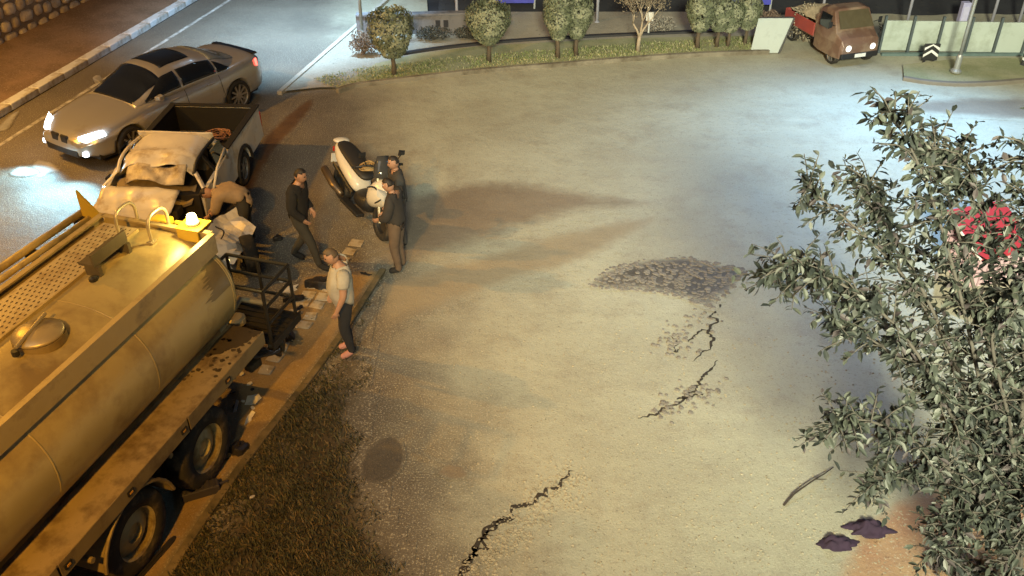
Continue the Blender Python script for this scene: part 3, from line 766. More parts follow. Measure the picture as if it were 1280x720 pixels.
for mi, (ml, dp) in enumerate(zip(mains, depths)):
    pts = [root, root + Vector((rs.uniform(-.1, .1), rs.uniform(-.05, .05), .45))] + [at_tree(px, py, 6.0 + (dp - 6.0) * (k + 1) / 5) for k, (px, py) in enumerate(ml)]
    cp = curve_pts(pts, 5); n = len(cp)
    wood.tube(cp, [.024 * (1 - i / n) + .005 for i in range(n)], 7)
    for i in range(int(n * .36), n):
        fr = i / n
        for k in range(4):
            if rs.random() < .92:
                d = Vector((rs.gauss(0, 1), rs.gauss(0, .8), rs.gauss(.25, .7))).normalized()
                tgt = (cp[i] - cp[i - 1]).normalized(); d = (d + tgt * .5).normalized(); L = rs.uniform(.18, .5) * (1.15 - .4 * fr)
                e = cp[i] + d * L + Vector((0, 0, -.04)); wood.tube([cp[i], cp[i].lerp(e, .5) + Vector((0, 0, .03)), e], [.008, .006, .003], 4)
                sprays.append((cp[i], e, fr))
    sprays.append((cp[-4], cp[-1], 1))
wood_o = wood.build('trunk', tb, tr, smooth=True); wood_o.location = -T0
lmats = [mat('leaf_%d' % i, c, r_, var=.25, scale=7, bump=0) for i, (c, r_) in enumerate([((.038, .045, .034), .6), ((.066, .074, .056), .55), ((.020, .025, .021), .65), ((.062, .050, .050), .65), ((.145, .15, .13), .6)])]
# one leaf: a folded lanceolate blade along +X
LV = [(0, 0, 0), (.25, .17, .05), (.6, .20, .07), (1, 0, -.06), (.6, -.20, .07), (.25, -.17, .05), (.3, 0, 0), (.65, 0, .0)]
LF = [(0, 6, 1), (1, 6, 7, 2), (2, 7, 3), (0, 5, 6), (6, 5, 4, 7), (7, 4, 3)]
leaf_me = []
for m in lmats:
    me = bpy.data.meshes.new('leaf'); me.from_pydata(LV, [], LF); me.materials.append(m); leaf_me.append(me)
mass = MB(); midx = []; singles = []
for (p0, p1, fr) in sprays:
    ax = (p1 - p0).normalized(); nl = rs.randint(9, 15)
    for k in range(nl):
        t = (k + rs.uniform(.2, 1)) / nl; p = p0.lerp(p1, t)
        side = Vector((rs.gauss(0, 1), rs.gauss(0, 1), rs.gauss(0, .6))); side = (side - ax * side.dot(ax)).normalized()
        d = (ax * rs.uniform(.2, .9) + side + Vector((0, 0, rs.uniform(-.75, .1)))).normalized(); L = rs.uniform(.05, .12)
        up = Vector((rs.gauss(0, .5), rs.gauss(0, .5), 1)); y = up.cross(d).normalized(); z = d.cross(y)
        M = Matrix(((d.x, y.x, z.x), (d.y, y.y, z.y), (d.z, y.z, z.z))).to_4x4() @ Matrix.Scale(L, 4); M.translation = p
        mi = rs.choices(range(5), [5, 4, 4.5, 1.4, .8])[0]
        if fr > .86 and len(singles) < 290 and rs.random() < .75: singles.append((M, mi))
        else:
            mass.add([M @ Vector(v) for v in LV], LF); midx += [mi] * len(LF)
cr = mass.build('crown', None, tr); cr.location = -T0; cr['kind'] = 'stuff'
for m in lmats: cr.data.materials.append(m)
cr.data.polygons.foreach_set('material_index', midx)
for M, mi in singles:
    o = bpy.data.objects.new('leaf', leaf_me[mi]); COL.objects.link(o); o.parent = tr; o.matrix_basis = Matrix.Translation(-T0) @ M
# low weeds at its foot
for i, (px, w_, h_) in enumerate((((1185, 715), .5, .35), ((1262, 690), .6, .5), ((1225, 735), .6, .45))):
    shrub(px, w_, h_, ('low weed on the red soil left of the young tree stem', 'leafy weed on the red soil right of the young tree stem', 'weed at the very bottom under the young tree')[i], [lmats[3], lmats[1], lmats[0]], seed=40 + i, n=320, s0=.045, name='weed', cat='weed')
# stake
sk = empty('stake', spot(1268, 545), 0, label='thin white stake slanting beside the young tree', cat='stake')
q = at_tree(1274, 445, 8.6); MB().tube([(0, 0, 0), Vector((.12, -.2, 1.15))], .012, 8).build('rod', mat('white_rod', (.62, .62, .72), .4), sk); MB().lathe([(.017, 0), (.017, .03)], Matrix.Translation((.12, -.2, 1.14)), 8).build('cap', MATS['white_paint'], sk)
# stick on the road, dark cloth
br = empty('fallen_branch', spot(978, 632), 0, label='thin dark stick lying on the road left of the young tree', cat='stick')
e = spot(1040, 586) - spot(978, 632); bp_ = [e * t + Vector((rnd(-.02, .02), rnd(-.02, .02), .02 + .05 * math.sin(t * 3.1))) for t in (0, .2, .4, .6, .8, 1)]
MB().tube(bp_, [.012, .012, .011, .009, .007, .005], 7).build('stem', mat('stick', (.035, .026, .02), .9, var=.3), br, smooth=True); MB().tube([bp_[3], bp_[3] + Vector((.12, -.05, .05))], [.01, .004], 5).build('twig', MATS['stick'], br)
def cloth(px, w, d, h, label, m, seed, name='cloth'):
    bm = bmesh.new(); bmesh.ops.create_grid(bm, x_segments=26, y_segments=22, size=.5)
    for v in bm.verts:
        q_ = max(abs(v.co.x), abs(v.co.y)) / max(1e-6, math.hypot(v.co.x, v.co.y)); v.co.x *= q_; v.co.y *= q_
        r = math.hypot(v.co.x, v.co.y) * 2; k = 1 + .4 * mnoise.noise((v.co.x * 4 + seed, v.co.y * 4, 0)); v.co.x *= w * k; v.co.y *= d * k
        v.co.z = max(.006, h * (1 - r) * (.6 + .9 * abs(mnoise.noise((v.co.x * 9, v.co.y * 9 + seed, 2)))) + .02 * abs(mnoise.noise((v.co.x * 22, v.co.y * 22, seed))))
    me = bpy.data.meshes.new(name); bm.to_mesh(me); bm.free(); me.materials.append(m); o = bpy.data.objects.new(name, me); COL.objects.link(o); o.location = spot(*px)
    for p in me.polygons: p.use_smooth = True
    s_ = o.modifiers.new('sol', 'SOLIDIFY'); s_.thickness = .006
    return tag(o, label, 'cloth')
pur = mat('purple_cloth', (.028, .014, .034), .9, var=.4, scale=9)
cloth((1046, 680), .50, .24, .16, 'dark purple rag lying on the red soil, the longer piece', pur, 3)
cloth((1086, 662), .55, .30, .18, 'dark purple rag on the red soil, nearer the young tree', pur, 8)

# small hut with red roof behind the young tree
ht = empty('red_roof_hut', spot(1222, 338), R(18), label='small pink slatted hut with a red roof behind the young tree', cat='hut')
pk = mat('pink_slat', (.52, .36, .40), .7, var=.2, scale=6); rd = mat('red_sheet', (.36, .03, .04), .45, var=.2, scale=3)
for i in range(9):
    MB().box((-.44 + i * .11, -.40, .30), (.075, .025, .58)).build('slat', pk, ht); MB().box((-.50, -.36 + i * .09, .30), (.025, .06, .58)).build('slat', pk, ht)
MB().box((0, .02, .28), (.92, .74, .52)).build('inner_box', mat('hut_inside', (.12, .06, .07), .8), ht)
MB().add([(-.58, -.50, .60), (.58, -.50, .60), (.58, .48, .98), (-.58, .48, .98), (-.58, -.50, .64), (.58, -.50, .64), (.58, .48, 1.02), (-.58, .48, 1.02)], [(3, 2, 1, 0), (4, 5, 6, 7), (0, 1, 5, 4), (1, 2, 6, 5), (2, 3, 7, 6), (3, 0, 4, 7)]).build('roof', rd, ht)
MB().tube([(-.6, -.52, .64), (-.6, .5, 1.03)], .022, 6).build('roof_trim', MATS['white_paint'], ht); MB().box((0, .43, .5), (.95, .03, .9)).build('back_board', pk, ht)
# ------------------------------------------------------------------ shared vehicle pieces
rubber = mat('tyre_rubber', (.018, .017, .016), .85, var=.3, scale=10, dirt=(.09, .07, .045), dirt_amt=.35, dirt_scale=5)
black_pl = mat('black_plastic', (.014, .014, .015), .5, var=.3, scale=10)
glass = mat('dark_glass', (.010, .012, .014), .06, var=.1, bump=0, coat=.6)
alloy = mat('alloy', (.42, .40, .38), .35, .8, var=.15, scale=8)
def wheel(parent, loc, r, w, side, rim_m=alloy, spokes=10, name='wheel', rim_k=.68, axis_rot=0.0):
    """Axle along local Y; side = +1 when the outer face looks to +Y."""
    wl_ = empty(name, loc, 0); wl_.parent = parent; wl_.rotation_euler = (0, 0, axis_rot)
    M = Matrix.Rotation(-math.pi / 2 * side, 4, 'X')
    ri = r * rim_k
    MB().lathe([(ri, -w / 2), (r * .93, -w / 2), (r * .99, -w * .36), (r, -w * .15), (r, w * .15), (r * .99, w * .36), (r * .93, w / 2), (ri, w / 2), (ri * .97, 0)], M, 32, True).build('tyre', rubber, wl_, smooth=True)
    rim = MB().lathe([(ri * 1.0, w * .46), (ri * .93, w * .40), (ri * .90, -w * .1), (ri * .95, -w * .4), (ri, -w * .4)], M, 32, True)
    if spokes:
        for i in range(spokes):
            a = 6.283 * i / spokes
            rim.box(M @ Vector((math.cos(a) * ri * .55, math.sin(a) * ri * .55, w * .34)), (ri * .80, ri * .15, w * .12), m=M.to_3x3().to_4x4() @ Matrix.Rotation(a, 4, 'Z'))
        rim.lathe([(0.02, w * .26), (ri * .24, w * .26), (ri * .22, w * .43), (0.02, w * .44)], M, 16)
    rim.build('rim', rim_m, wl_, smooth=False)
    MB().lathe([(.01, -w * .05), (ri * .9, -w * .05), (ri * .9, w * .02), (.01, w * .02)], M, 24).build('brake_disc', mat('disc_dark', (.05, .045, .04), .6, .5), wl_)
    return wl_
def clear_parentless(): pass

# ------------------------------------------------------------------ silver sedan with lights on
CAR = empty('sedan', (-7.86, 19.28, 0), R(238), label='silver four door sedan with black rear spoiler and lit headlights', cat='car')
paint = mat('silver_paint', (.42, .42, .42), .28, .55, var=.06, scale=2, bump=0, coat=.5, dirt=(.33, .30, .25), dirt_amt=.2, dirt_scale=1.5)
def ip(x, tab):
    for (a, va), (b, vb) in zip(tab, tab[1:]):
        if x <= b: 
            t = (x - a) / (b - a); t = t * t * (3 - 2 * t) * .5 + t * .5; return va + (vb - va) * t
    return tab[-1][1]
st = [-2.42, -2.36, -2.2, -1.9, -1.5, -1.1, -.6, 0, .6, 1.0, 1.4, 1.8, 2.1, 2.3, 2.4, 2.44]
W_ = [(-2.42, .70), (-2.2, .84), (-1.5, .915), (-.6, .91), (.6, .905), (1.4, .915), (2.1, .83), (2.44, .58)]
ZB = [(-2.42, .92), (-2.2, 1.03), (-1.5, 1.02), (-.6, .97), (.6, .95), (1.0, .95), (1.8, .84), (2.2, .74), (2.44, .60)]
rings = []
for x in st:
    w, zb = ip(x, W_), ip(x, ZB); lo = .22 if abs(x) < 2.3 else .30
    half = [(0, zb + .025), (w * .45, zb + .02), (w * .80, zb - .015), (w * .93, zb - .06), (w * .985, zb - .17), (w, .58), (w * .985, .40), (w * .95, lo + .03), (w * .8, lo), (0, lo)]
    rings.append([(x, y, z) for y, z in half] + [(x, -y, z) for y, z in half[-2:0:-1]])
CAR.scale = (1.03, 1.03, 1.07)
body = MB().loft(rings).build('body', paint, CAR, smooth=True, sub=2); bake(body)
cut(body, [MB().lathe([(.375, -.3), (.375, .3)], Matrix.Translation((x, y, .335)) @ Matrix.Rotation(math.pi / 2, 4, 'X'), 36) for x in (1.45, -1.45) for y in (.86, -.86)])
for p in body.data.polygons: p.use_smooth = True
MB().box((0, 0, .30), (4.3, 1.5, .18)).build('underbody', black_pl, CAR)
MB().box((1.45, 0, .42), (.74, 1.16, .6)).build('arch_liner', black_pl, CAR); MB().box((-1.45, 0, .42), (.74, 1.16, .6)).build('arch_liner', black_pl, CAR)
# cabin surface: x station, angle t 0..1 from belt to centre line
TOP = [(-1.95, 1.0), (-1.65, 1.10), (-1.1, 1.33), (-.6, 1.425), (-.1, 1.44), (.25, 1.41), (.6, 1.25), (.95, 1.04), (1.12, .94)]
def cab(x, t, o=0.0):
    tp = ip(x, TOP); k = max(0, min(1, (tp - .93) / .5)); wb = .80 + .02 * k; base = .90
    wb *= (1 - .25 * max(0, (-x - 1.1) / .85) ** 2) * (1 - .08 * max(0, (x - .3) / .8))
    q = t * math.pi / 2; e = .62
    y = wb * math.cos(q) ** (2 * e * .5) * (1 - .20 * math.sin(q) ** 2 * 1) if t < 1 else 0
    z = base + (tp - base) * math.sin(q) ** .85
    return Vector((x, y, z)), None
def cab_pt(x, t, side, off=0.0):
    p, _ = cab(x, t); e = .01
    a, _ = cab(x + e, t); b, _ = cab(x, min(.999, t + e)); c0, _ = cab(x, max(0, t - e))
    n = (a - p).cross(b - c0).normalized()
    if n.z < 0 and n.y < 0: n = -n
    if n.dot(Vector((0, p.y, p.z - .8))) < 0: n = -n
    q = p + n * off; return Vector((q.x, q.y * side, q.z))
def cab_patch(name, m, x0, x1, t0, t1, sides=(1, -1), off=.006, nx=14, nt=10, fx=None, through=False):
    for sd in ((0,) if through else sides):
        mb = MB(); rows = []
        for i in range(nx + 1):
            x = x0 + (x1 - x0) * i / nx; row = []
            a, b = (t0, t1) if fx is None else fx(x)
            if through:
                ts = [(a + (1 - a) * j / nt, 1) for j in range(nt + 1)]
                row = [cab_pt(x, min(t, .999), s, off) for t, s in ts] + [cab_pt(x, min(t, .999), -1, off) for t, s in ts[-2::-1]]
            else: row = [cab_pt(x, a + (b - a) * j / nt, sd, off) for j in range(nt + 1)]
            rows.append(row)
        mb.loft(rows, cap=False, loop=False); o = mb.build(name, m, CAR, smooth=True)
        s_ = o.modifiers.new('sol', 'SOLIDIFY'); s_.thickness = .004; s_.offset = 0
cab_patch('cabin_shell', paint, -1.95, 1.12, .0, 1, off=0, nx=44, nt=20, through=True)
cab_patch('windscreen', glass, .33, 1.08, .40, 1, off=.008, through=True, nx=14, nt=12)
cab_patch('rear_window', mat('rear_glass', (.16, .19, .22), .12, var=.2, bump=0, coat=.5), -1.82, -1.02, .46, 1, off=.008, through=True, nx=14, nt=12)
win = lambda x: (.07, min(.47, .10 + .37 * min(1, (x + 1.42) / .45, (.98 - x) / .62)))
cab_patch('side_window', glass, -.02, .86, 0, 0, off=.008, fx=win); cab_patch('side_window', glass, -.98, -.08, 0, 0, off=.008, fx=win); cab_patch('side_window', glass, -1.38, -1.03, 0, 0, off=.008, fx=win)
cab_patch('sunroof', glass, -.62, .14, .66, 1, off=.007, through=True, nx=10, nt=8)
for x in (-1.0, -.05):  # door seams
    for s in (1, -1): MB().tube([(x - .08, .915 * s, .34), (x - .02, .921 * s, .62), (x, .905 * s, .84), (x, .86 * s, .93)], .006, 4).build('door_seam', black_pl, CAR)
for x in (-.55, .42):
    for s in (1, -1): MB().box((x - .18, .905 * s, .83), (.20, .035, .03)).build('door_handle', paint, CAR, bevel=.008)
MB().loft([[(-2.20, y, .96), (-2.22, y, 1.03 - .03 * y * y), (-2.37, y, 1.015 - .03 * y * y), (-2.39, y, .96)] for y in [-.64, -.58, -.35, 0, .35, .58, .64]]).build('rear_spoiler', mat('gloss_black', (.008, .008, .009), .15, var=.1, bump=0, coat=.5), CAR)
head_m = mat('headlight_lit', (.9, .95, 1), .2, emit=(.80, .93, 1.0), estr=14); tail_m = mat('taillight_lit', (.5, .02, .02), .3, emit=(1, .10, .07), estr=3.0)
for s in (1, -1):
    hl = MB().loft([[(2.08, s * .74, .66), (2.08, s * .74, .77), (2.0, s * .84, .79), (1.96, s * .85, .68)], [(2.36, s * .50, .60), (2.34, s * .50, .70), (2.26, s * .64, .72), (2.30, s * .66, .61)]]).build('headlight', head_m, CAR)
    MB().box((2.36, s * .58, .38), (.08, .20, .09)).build('fog_lamp', mat('fog_lit', (.8, .9, 1), .2, emit=(.8, .93, 1), estr=5), CAR, bevel=.02)
    MB().loft([[(-2.40, s * .48, .80), (-2.40, s * .48, .93), (-2.36, s * .5, .94), (-2.36, s * .5, .80)], [(-2.16, s * .855, .80), (-2.16, s * .84, .93), (-2.1, s * .83, .93), (-2.1, s * .86, .80)]]).build('taillight', tail_m, CAR)
    m_ = MB().loft([[(.62, s * .86, .96), (.62, s * .86, 1.0), (.70, s * .86, 1.0), (.70, s * .86, .96)], [(.60, s * .94, .95), (.60, s * .94, 1.08), (.78, s * .95, 1.06), (.76, s * .95, .96)], [(.62, s * 1.06, .97), (.62, s * 1.06, 1.07), (.72, s * 1.05, 1.05), (.72, s * 1.05, .98)]]).build('door_mirror', paint, CAR, bevel=.015)
    MB().box((2.41, s * .14, .60), (.06, .22, .17)).build('grille', black_pl, CAR, bevel=.03)
    ld = bpy.data.lights.new('headlight_beam', 'SPOT'); ld.energy = 300; ld.color = (.34, .78, 1.0); ld.spot_size = R(110); ld.spot_blend = .9; ld.shadow_soft_size = .05
    lo = bpy.data.objects.new('headlight_beam', ld); COL.objects.link(lo); lo.parent = CAR; lo.location = (2.46, s * .60, .64)
    lo.rotation_euler = Vector((1, s * .06 + .42, -.30)).to_track_quat('-Z', 'Y').to_euler()
MB().box((2.40, 0, .36), (.08, 1.0, .16)).build('lower_intake', black_pl, CAR, bevel=.03)
MB().box((-2.40, 0, .34), (.10, 1.2, .14)).build('rear_diffuser', black_pl, CAR, bevel=.03); MB().box((-2.43, 0, .72), (.02, .5, .11)).build('number_plate', MATS['white_paint'], CAR)
for x in (1.45, -1.45):
    for s in (1, -1): wheel(CAR, (x, s * .80, .335), .335, .225, s, spokes=10, rim_k=.74)

# ------------------------------------------------------------------ wrecked white pickup
PK = empty('wrecked_pickup', (-6.12, 17.78, 0), R(267), label='white pickup with crushed cab wrecked behind the tanker', cat='pickup')
wp = mat('white_car_paint', (.62, .60, .56), .35, 0, var=.08, scale=3, bump=0, coat=.3, dirt=(.42, .36, .27), dirt_amt=.35, dirt_scale=3)
liner = mat('bed_liner', (.008, .008, .008), .75, var=.3, scale=20, bump=.4)
def side_panel(s):
    pts = [(0, .42), (0, 1.08), (2.02, 1.08), (2.02, .40), (1.78, .40)] + [(1.36 + .40 * math.cos(a), .38 + .40 * math.sin(a)) for a in [R(k) for k in range(5, 176, 17)]] + [(.94, .40)]
    mb = MB(); n = len(pts); mb.add([(x, s * (.90 if z > 1 else .93), z) for x, z in pts] + [(x, s * .84, z) for x, z in pts], [tuple(range(n)), tuple(reversed(range(n, 2 * n)))] + [(i, n + i, n + (i + 1) % n, (i + 1) % n) for i in range(n)])
    return mb
for s in (1, -1): side_panel(s).build('bed_side', wp, PK, bevel=.015)
MB().box((.02, 0, .77), (.07, 1.68, .60)).build('tailgate', wp, PK, bevel=.015)
MB().box((1.03, 0, .50), (1.94, 1.66, .05)).build('bed_floor', liner, PK); MB().box((1.99, 0, .79), (.04, 1.66, .56)).build('bed_front', liner, PK)
for s in (1, -1): MB().box((1.02, s * .825, .82), (1.94, .02, .58)).build('bed_liner', liner, PK); MB().box((1.0, s * .865, 1.10), (2.06, .13, .035)).build('bed_rail', liner, PK, bevel=.01)
MB().box((.02, 0, 1.095), (.12, 1.70, .035)).build('tailgate_cap', liner, PK, bevel=.01); MB().box((.07, 0, .80), (.02, 1.62, .52)).build('tailgate_liner', liner, PK)
MB().box((-.08, 0, .46), (.14, 1.7, .16)).build('rear_bumper', mat('chrome_dull', (.35, .34, .32), .4, .8), PK, bevel=.03)
for s in (1, -1): MB().box((-.012, s * .86, .80), (.05, .12, .34)).build('tail_lamp', mat('red_lens', (.35, .02, .015), .25), PK, bevel=.01)
MB().box((1.6, 0, .38), (3.6, .9, .14)).build('chassis', black_pl, PK)
for s in (1, -1):
    wheel(PK, (1.36, s * .80, .36), .36, .24, s, spokes=6, rim_k=.62)
    MB().tube([(1.36 + .43 * math.cos(R(k)), s * .945, .38 + .43 * math.sin(R(k))) for k in range(0, 181, 15)], .035, 6).build('wheel_arch_trim', black_pl, PK)
wheel(PK, (4.0, -.86, .34), .36, .24, -1, spokes=6, rim_k=.62, axis_rot=.2)
# crushed roof: crumpled sheet
def crumple(name, x0, x1, y0, y1, zf, m, seed, amp=.04, nx=26, ny=26, par=PK, th=.012):
    mb = MB(); rows = []
    for i in range(nx + 1):
        row = []
        for j in range(ny + 1):
            u, v = i / nx, j / ny; x, y = x0 + (x1 - x0) * u, y0 + (y1 - y0) * v
            c = amp * (1 - abs(mnoise.noise((x * 3 + seed, y * 2.3, seed)))) * 2 * mnoise.noise((x * 1.6, y * 1.7 + seed, 2)) + amp * .5 * mnoise.noise((x * 6, y * 6, seed))
            z = zf(u, v); row.append(Vector((x + c * .5, y + c * .4, z + c)))
        rows.append(row)
    o = mb.loft(rows, cap=False, loop=False).build(name, m, par, smooth=False); s_ = o.modifiers.new('sol', 'SOLIDIFY'); s_.thickness = th
    for p in o.data.polygons: p.use_smooth = True
    return o
crumple('roof', 2.06, 3.18, -.66, .66, lambda u, v: 1.46 - .34 * max(0, u - .70) ** 1.2 * 2 - .16 * (abs(v - .5) * 2) ** 4 - .05 * max(0, .12 - u) * 8 + (.035 * math.sin(v * 11 + u * 6) if u > .82 else 0) - .05 * math.exp(-((u - .55) * 6) ** 2 - ((v - .35) * 4) ** 2), wp, 3, .012, 34, 34)
crumple('roof_lining', 3.14, 3.42, -.50, .56, lambda u, v: 1.27 - .22 * u + .05 * math.sin(v * 7), mat('torn_lining', (.50, .45, .36), .5, var=.2, scale=6, dirt=(.16, .11, .06), dirt_amt=.6, dirt_scale=4), 8, .075, 14, 26)
crumple('rear_wall', 2.03, 2.10, -.70, .70, lambda u, v: 1.12 + .33 * u, wp, 4, .01, 8, 14)
MB().box((2.05, 0, 1.32), (.03, 1.0, .24)).build('rear_window', glass, PK)
for s in (1, -1):
    MB().loft([[(2.02, s * .93, .36), (2.02, s * .93, 1.06), (2.02, s * .86, 1.06), (2.02, s * .86, .36)], [(2.8, s * .95, .38), (2.8, s * .95, 1.02), (2.8, s * .88, 1.02), (2.8, s * .88, .38)], [(3.45, s * (.93 - .06 * s), .42), (3.45, s * .90, .92), (3.45, s * .83, .92), (3.45, s * .85, .42)]]).build('door', wp, PK, bevel=.012)
    for x0_, x1_, hw_, m__ in ((2.09, 2.13, .09, wp), (2.74, 2.76, .05, black_pl), (3.40, 3.16, .045, wp)):
        zt = 1.31 if x0_ < 3 else 1.18
        MB().loft([[(x0_ - hw_, s * .92, 1.0), (x0_ + hw_, s * .92, 1.0), (x0_ + hw_, s * .87, 1.0), (x0_ - hw_, s * .87, 1.0)], [(x1_ - hw_ * .8, s * .72, zt), (x1_ + hw_ * .8, s * .72, zt), (x1_ + hw_ * .8, s * .66, zt), (x1_ - hw_ * .8, s * .66, zt)]]).build('pillar', m__, PK, bevel=.01)
    MB().tube(curve_pts([(2.06, s * .69, 1.32), (2.6, s * .70, 1.35), (3.0, s * .69, 1.30), (3.2, s * .68, 1.16)], 4), .03, 6).build('roof_rail', black_pl if s > 0 else wp, PK, smooth=True)
    MB().box((2.42, s * .86, 1.20), (.5, .02, .3), m=Matrix.Rotation(s * .3, 4, 'X')).build('side_window', glass, PK)
    MB().box((3.05, s * .97, .98), (.18, .03, .04)).build('door_handle', black_pl, PK)
# open, bent left door window frame
MB().tube([(2.22, .95, 1.0), (2.36, .98, 1.26), (3.05, 1.06, 1.22), (3.36, 1.05, .96)], .022, 6).build('door_frame', wp, PK, smooth=True)
MB().box((2.75, 0, .62), (1.4, 1.6, .5)).build('cab_interior', mat('cabin_dark', (.02, .016, .012), .9), PK)
for y in (-.4, .4): MB().loft([[(2.35, y - .25, .8), (2.35, y + .25, .8), (2.30, y + .25, 1.25), (2.30, y - .25, 1.25)], [(2.5, y - .25, .8), (2.5, y + .25, .8), (2.42, y + .22, 1.25), (2.42, y - .22, 1.25)]]).build('seat', mat('seat_cloth', (.09, .07, .05), .9), PK, bevel=.04)
crumple('dashboard', 3.2, 3.6, -.7, .7, lambda u, v: 1.0 - .2 * u + .1 * math.sin(v * 6), mat('dash_torn', (.20, .15, .08), .8, var=.5), 12, .07, 10, 20)
crumple('hood', 3.50, 4.6, -.86, .50, lambda u, v: .90 + .26 * abs(u - .45) * (1 - v * .4) - .12 * u, wp, 17, .06, 18, 20)
crumple('right_fender', 3.5, 4.7, -.98, -.84, lambda u, v: .80 - .1 * u - .25 * v, wp, 23, .06, 14, 8)
crumple('front_bumper', 4.55, 4.85, -.85, .75, lambda u, v: .42 + .12 * u + .06 * math.sin(v * 8), black_pl, 29, .08, 8, 22)
for i in range(9): MB().box((3.7 + rnd(0, .7), rnd(-.6, .6), rnd(.45, .75)), (rnd(.1, .3), rnd(.1, .3), rnd(.1, .25)), rz=rnd(0, 3)).build('engine_part', mat('engine_grime', (.05, .042, .032), .7, .3, var=.5), PK, bevel=.02)
# torn-off left fender and bonnet half pushed out to the side, still hanging on
def torn(name, poly, z, tilt, m, par=PK, seed=1, th=.02, amp=.05):
    """Bent torn sheet: triangulated polygon with displaced inner vertices."""
    bm = bmesh.new(); f = bm.faces.new([bm.verts.new((x, y, 0)) for x, y in poly]); bmesh.ops.triangulate(bm, faces=[f]); bmesh.ops.subdivide_edges(bm, edges=bm.edges[:], cuts=3, use_grid_fill=True)
    for v in bm.verts: v.co.z = amp * 2 * mnoise.noise((v.co.x * 2.2 + seed, v.co.y * 2.2, seed)) + amp * .6 * mnoise.noise((v.co.x * 6, v.co.y * 6, seed))
    me = bpy.data.meshes.new(name); bm.to_mesh(me); bm.free(); me.materials.append(m); o = bpy.data.objects.new(name, me); COL.objects.link(o); o.parent = par
    o.location = z; o.rotation_euler = tilt; s_ = o.modifiers.new('sol', 'SOLIDIFY'); s_.thickness = th
    return o
PKM = Matrix.Translation(PK.location) @ Matrix.Rotation(R(267), 4, 'Z')
def pk_local(px, py, z): return PKM.inverted() @ spot(px, py, z)
fz = pk_local(286, 296, .62)
torn('left_fender', [(-.62, -.30), (-.2, -.42), (.35, -.30), (.60, .02), (.42, .40), (.0, .34), (-.45, .22)], fz, (R(-28), R(6), R(-20)), wp, seed=4, amp=.10)
torn('bonnet_half', [(-.45, -.30), (.3, -.36), (.52, .0), (.3, .34), (-.4, .3)], pk_local(276, 318, .42), (R(-50), R(-10), R(15)), wp, seed=9, amp=.09)
torn('inner_wing', [(-.35, -.25), (.3, -.3), (.4, .2), (-.3, .3)], pk_local(272, 300, .55), (R(-10), 0, R(20)), black_pl, seed=13, amp=.12)
wheel(PK, pk_local(312, 318, .3), .34, .22, 1, spokes=6, rim_k=.62, axis_rot=.5)
MB().tube(curve_pts([pk_local(262, 268, 1.0), pk_local(268, 282, .7), pk_local(280, 290, .85), pk_local(272, 305, .5)], 5), .012, 6).build('loose_cable', black_pl, PK)
# cable coil in the bed
co = empty('cable_coil', PKM @ Vector((.40, .12, .53)), 0, label='tangled coil of reddish cable lying in the pickup bed', cat='cable')
cm = mat('coil_cable', (.30, .15, .10), .6, var=.3)
for k in range(9):
    r0 = rnd(.14, .28); MB().tube([(r0 * math.cos(a) + .03 * math.sin(3 * a + k), r0 * .8 * math.sin(a), .02 + .014 * k + .03 * abs(math.sin(a * 1.5 + k))) for a in [i * 6.283 / 28 for i in range(27)]], .010, 5).build('strand', cm, co, smooth=True)

# ------------------------------------------------------------------ compact brown truck in the distance (right)
MT = empty('mini_truck', spot(1036, 63), R(-72), label='small dark brown truck with red side on the far side of the junction', cat='truck')
bp = mat('brown_paint', (.15, .085, .058), .4, .1, var=.25, scale=3, bump=0, coat=.3, dirt=(.24, .17, .12), dirt_amt=.5)
rp = mat('red_side', (.30, .06, .05), .5, var=.3, scale=3)
rg = []
for x, z0, z1, w in ((0.02, .22, 1.28, .56), (.3, .2, 1.36, .60), (.62, .2, 1.34, .60), (.92, .2, .86, .60), (1.16, .22, .74, .57), (1.24, .25, .60, .52)):
    rg.append([(x, -w, z0), (x, -w * 1.02, .6 if z1 > .8 else z1 * .7), (x, -w * (.86 if z1 > .9 else .96), z1 - .05), (x, -w * .6, z1), (x, w * .6, z1), (x, w * (.86 if z1 > .9 else .96), z1 - .05), (x, w * 1.02, .6 if z1 > .8 else z1 * .7), (x, w, z0)])
MB().loft(rg).build('cab', bp, MT, smooth=False, bevel=.02)
MB().add([(.635, -.44, 1.27), (.635, .44, 1.27), (.925, .50, .90), (.925, -.50, .90)], [(0, 1, 2, 3)]).build('windscreen', mat('olive_glass', (.085, .07, .04), .2, bump=0, coat=.5), MT, loc=(.028, 0, .022))
for s in (1, -1):
    MB().box((.42, s * .595, 1.02), (.42, .02, .34), m=Matrix.Rotation(s * .12, 4, 'X')).build('side_window', glass, MT)
    MB().lathe([(.085, 0), (.08, .03), (.02, .045)], Matrix.Translation((1.215, s * .36, .50)) @ Matrix.Rotation(math.pi / 2, 4, 'Y'), 16).build('headlight', mat('lamp_white', (.8, .8, .8), .2, emit=(1, .95, .85), estr=.8), MT)
    wheel(MT, (.86, s * .50, .23), .23, .15, s, spokes=5); wheel(MT, (-1.0, s * .50, .23), .23, .15, s, spokes=5)
MB().box((1.22, 0, .30), (.10, 1.1, .14)).build('front_bumper', black_pl, MT, bevel=.02); MB().box((1.28, 0, .31), (.015, .32, .09)).build('number_plate', MATS['white_paint'], MT)
for s in (1, -1): MB().tube([(.80, s * .58, .98), (.84, s * .70, 1.02)], .012, 6).build('mirror_arm', black_pl, MT); MB().box((.84, s * .74, 1.03), (.03, .10, .15)).build('door_mirror', black_pl, MT, bevel=.01); MB().box((1.21, 0, .42), (.03, .5, .1)).build('grille', black_pl, MT)
MB().box((-.72, 0, .46), (1.40, 1.14, .06)).build('load_floor', bp, MT)
for s in (1, -1): MB().box((-.72, s * .57, .62), (1.40, .03, .34)).build('load_side', rp, MT, bevel=.01)
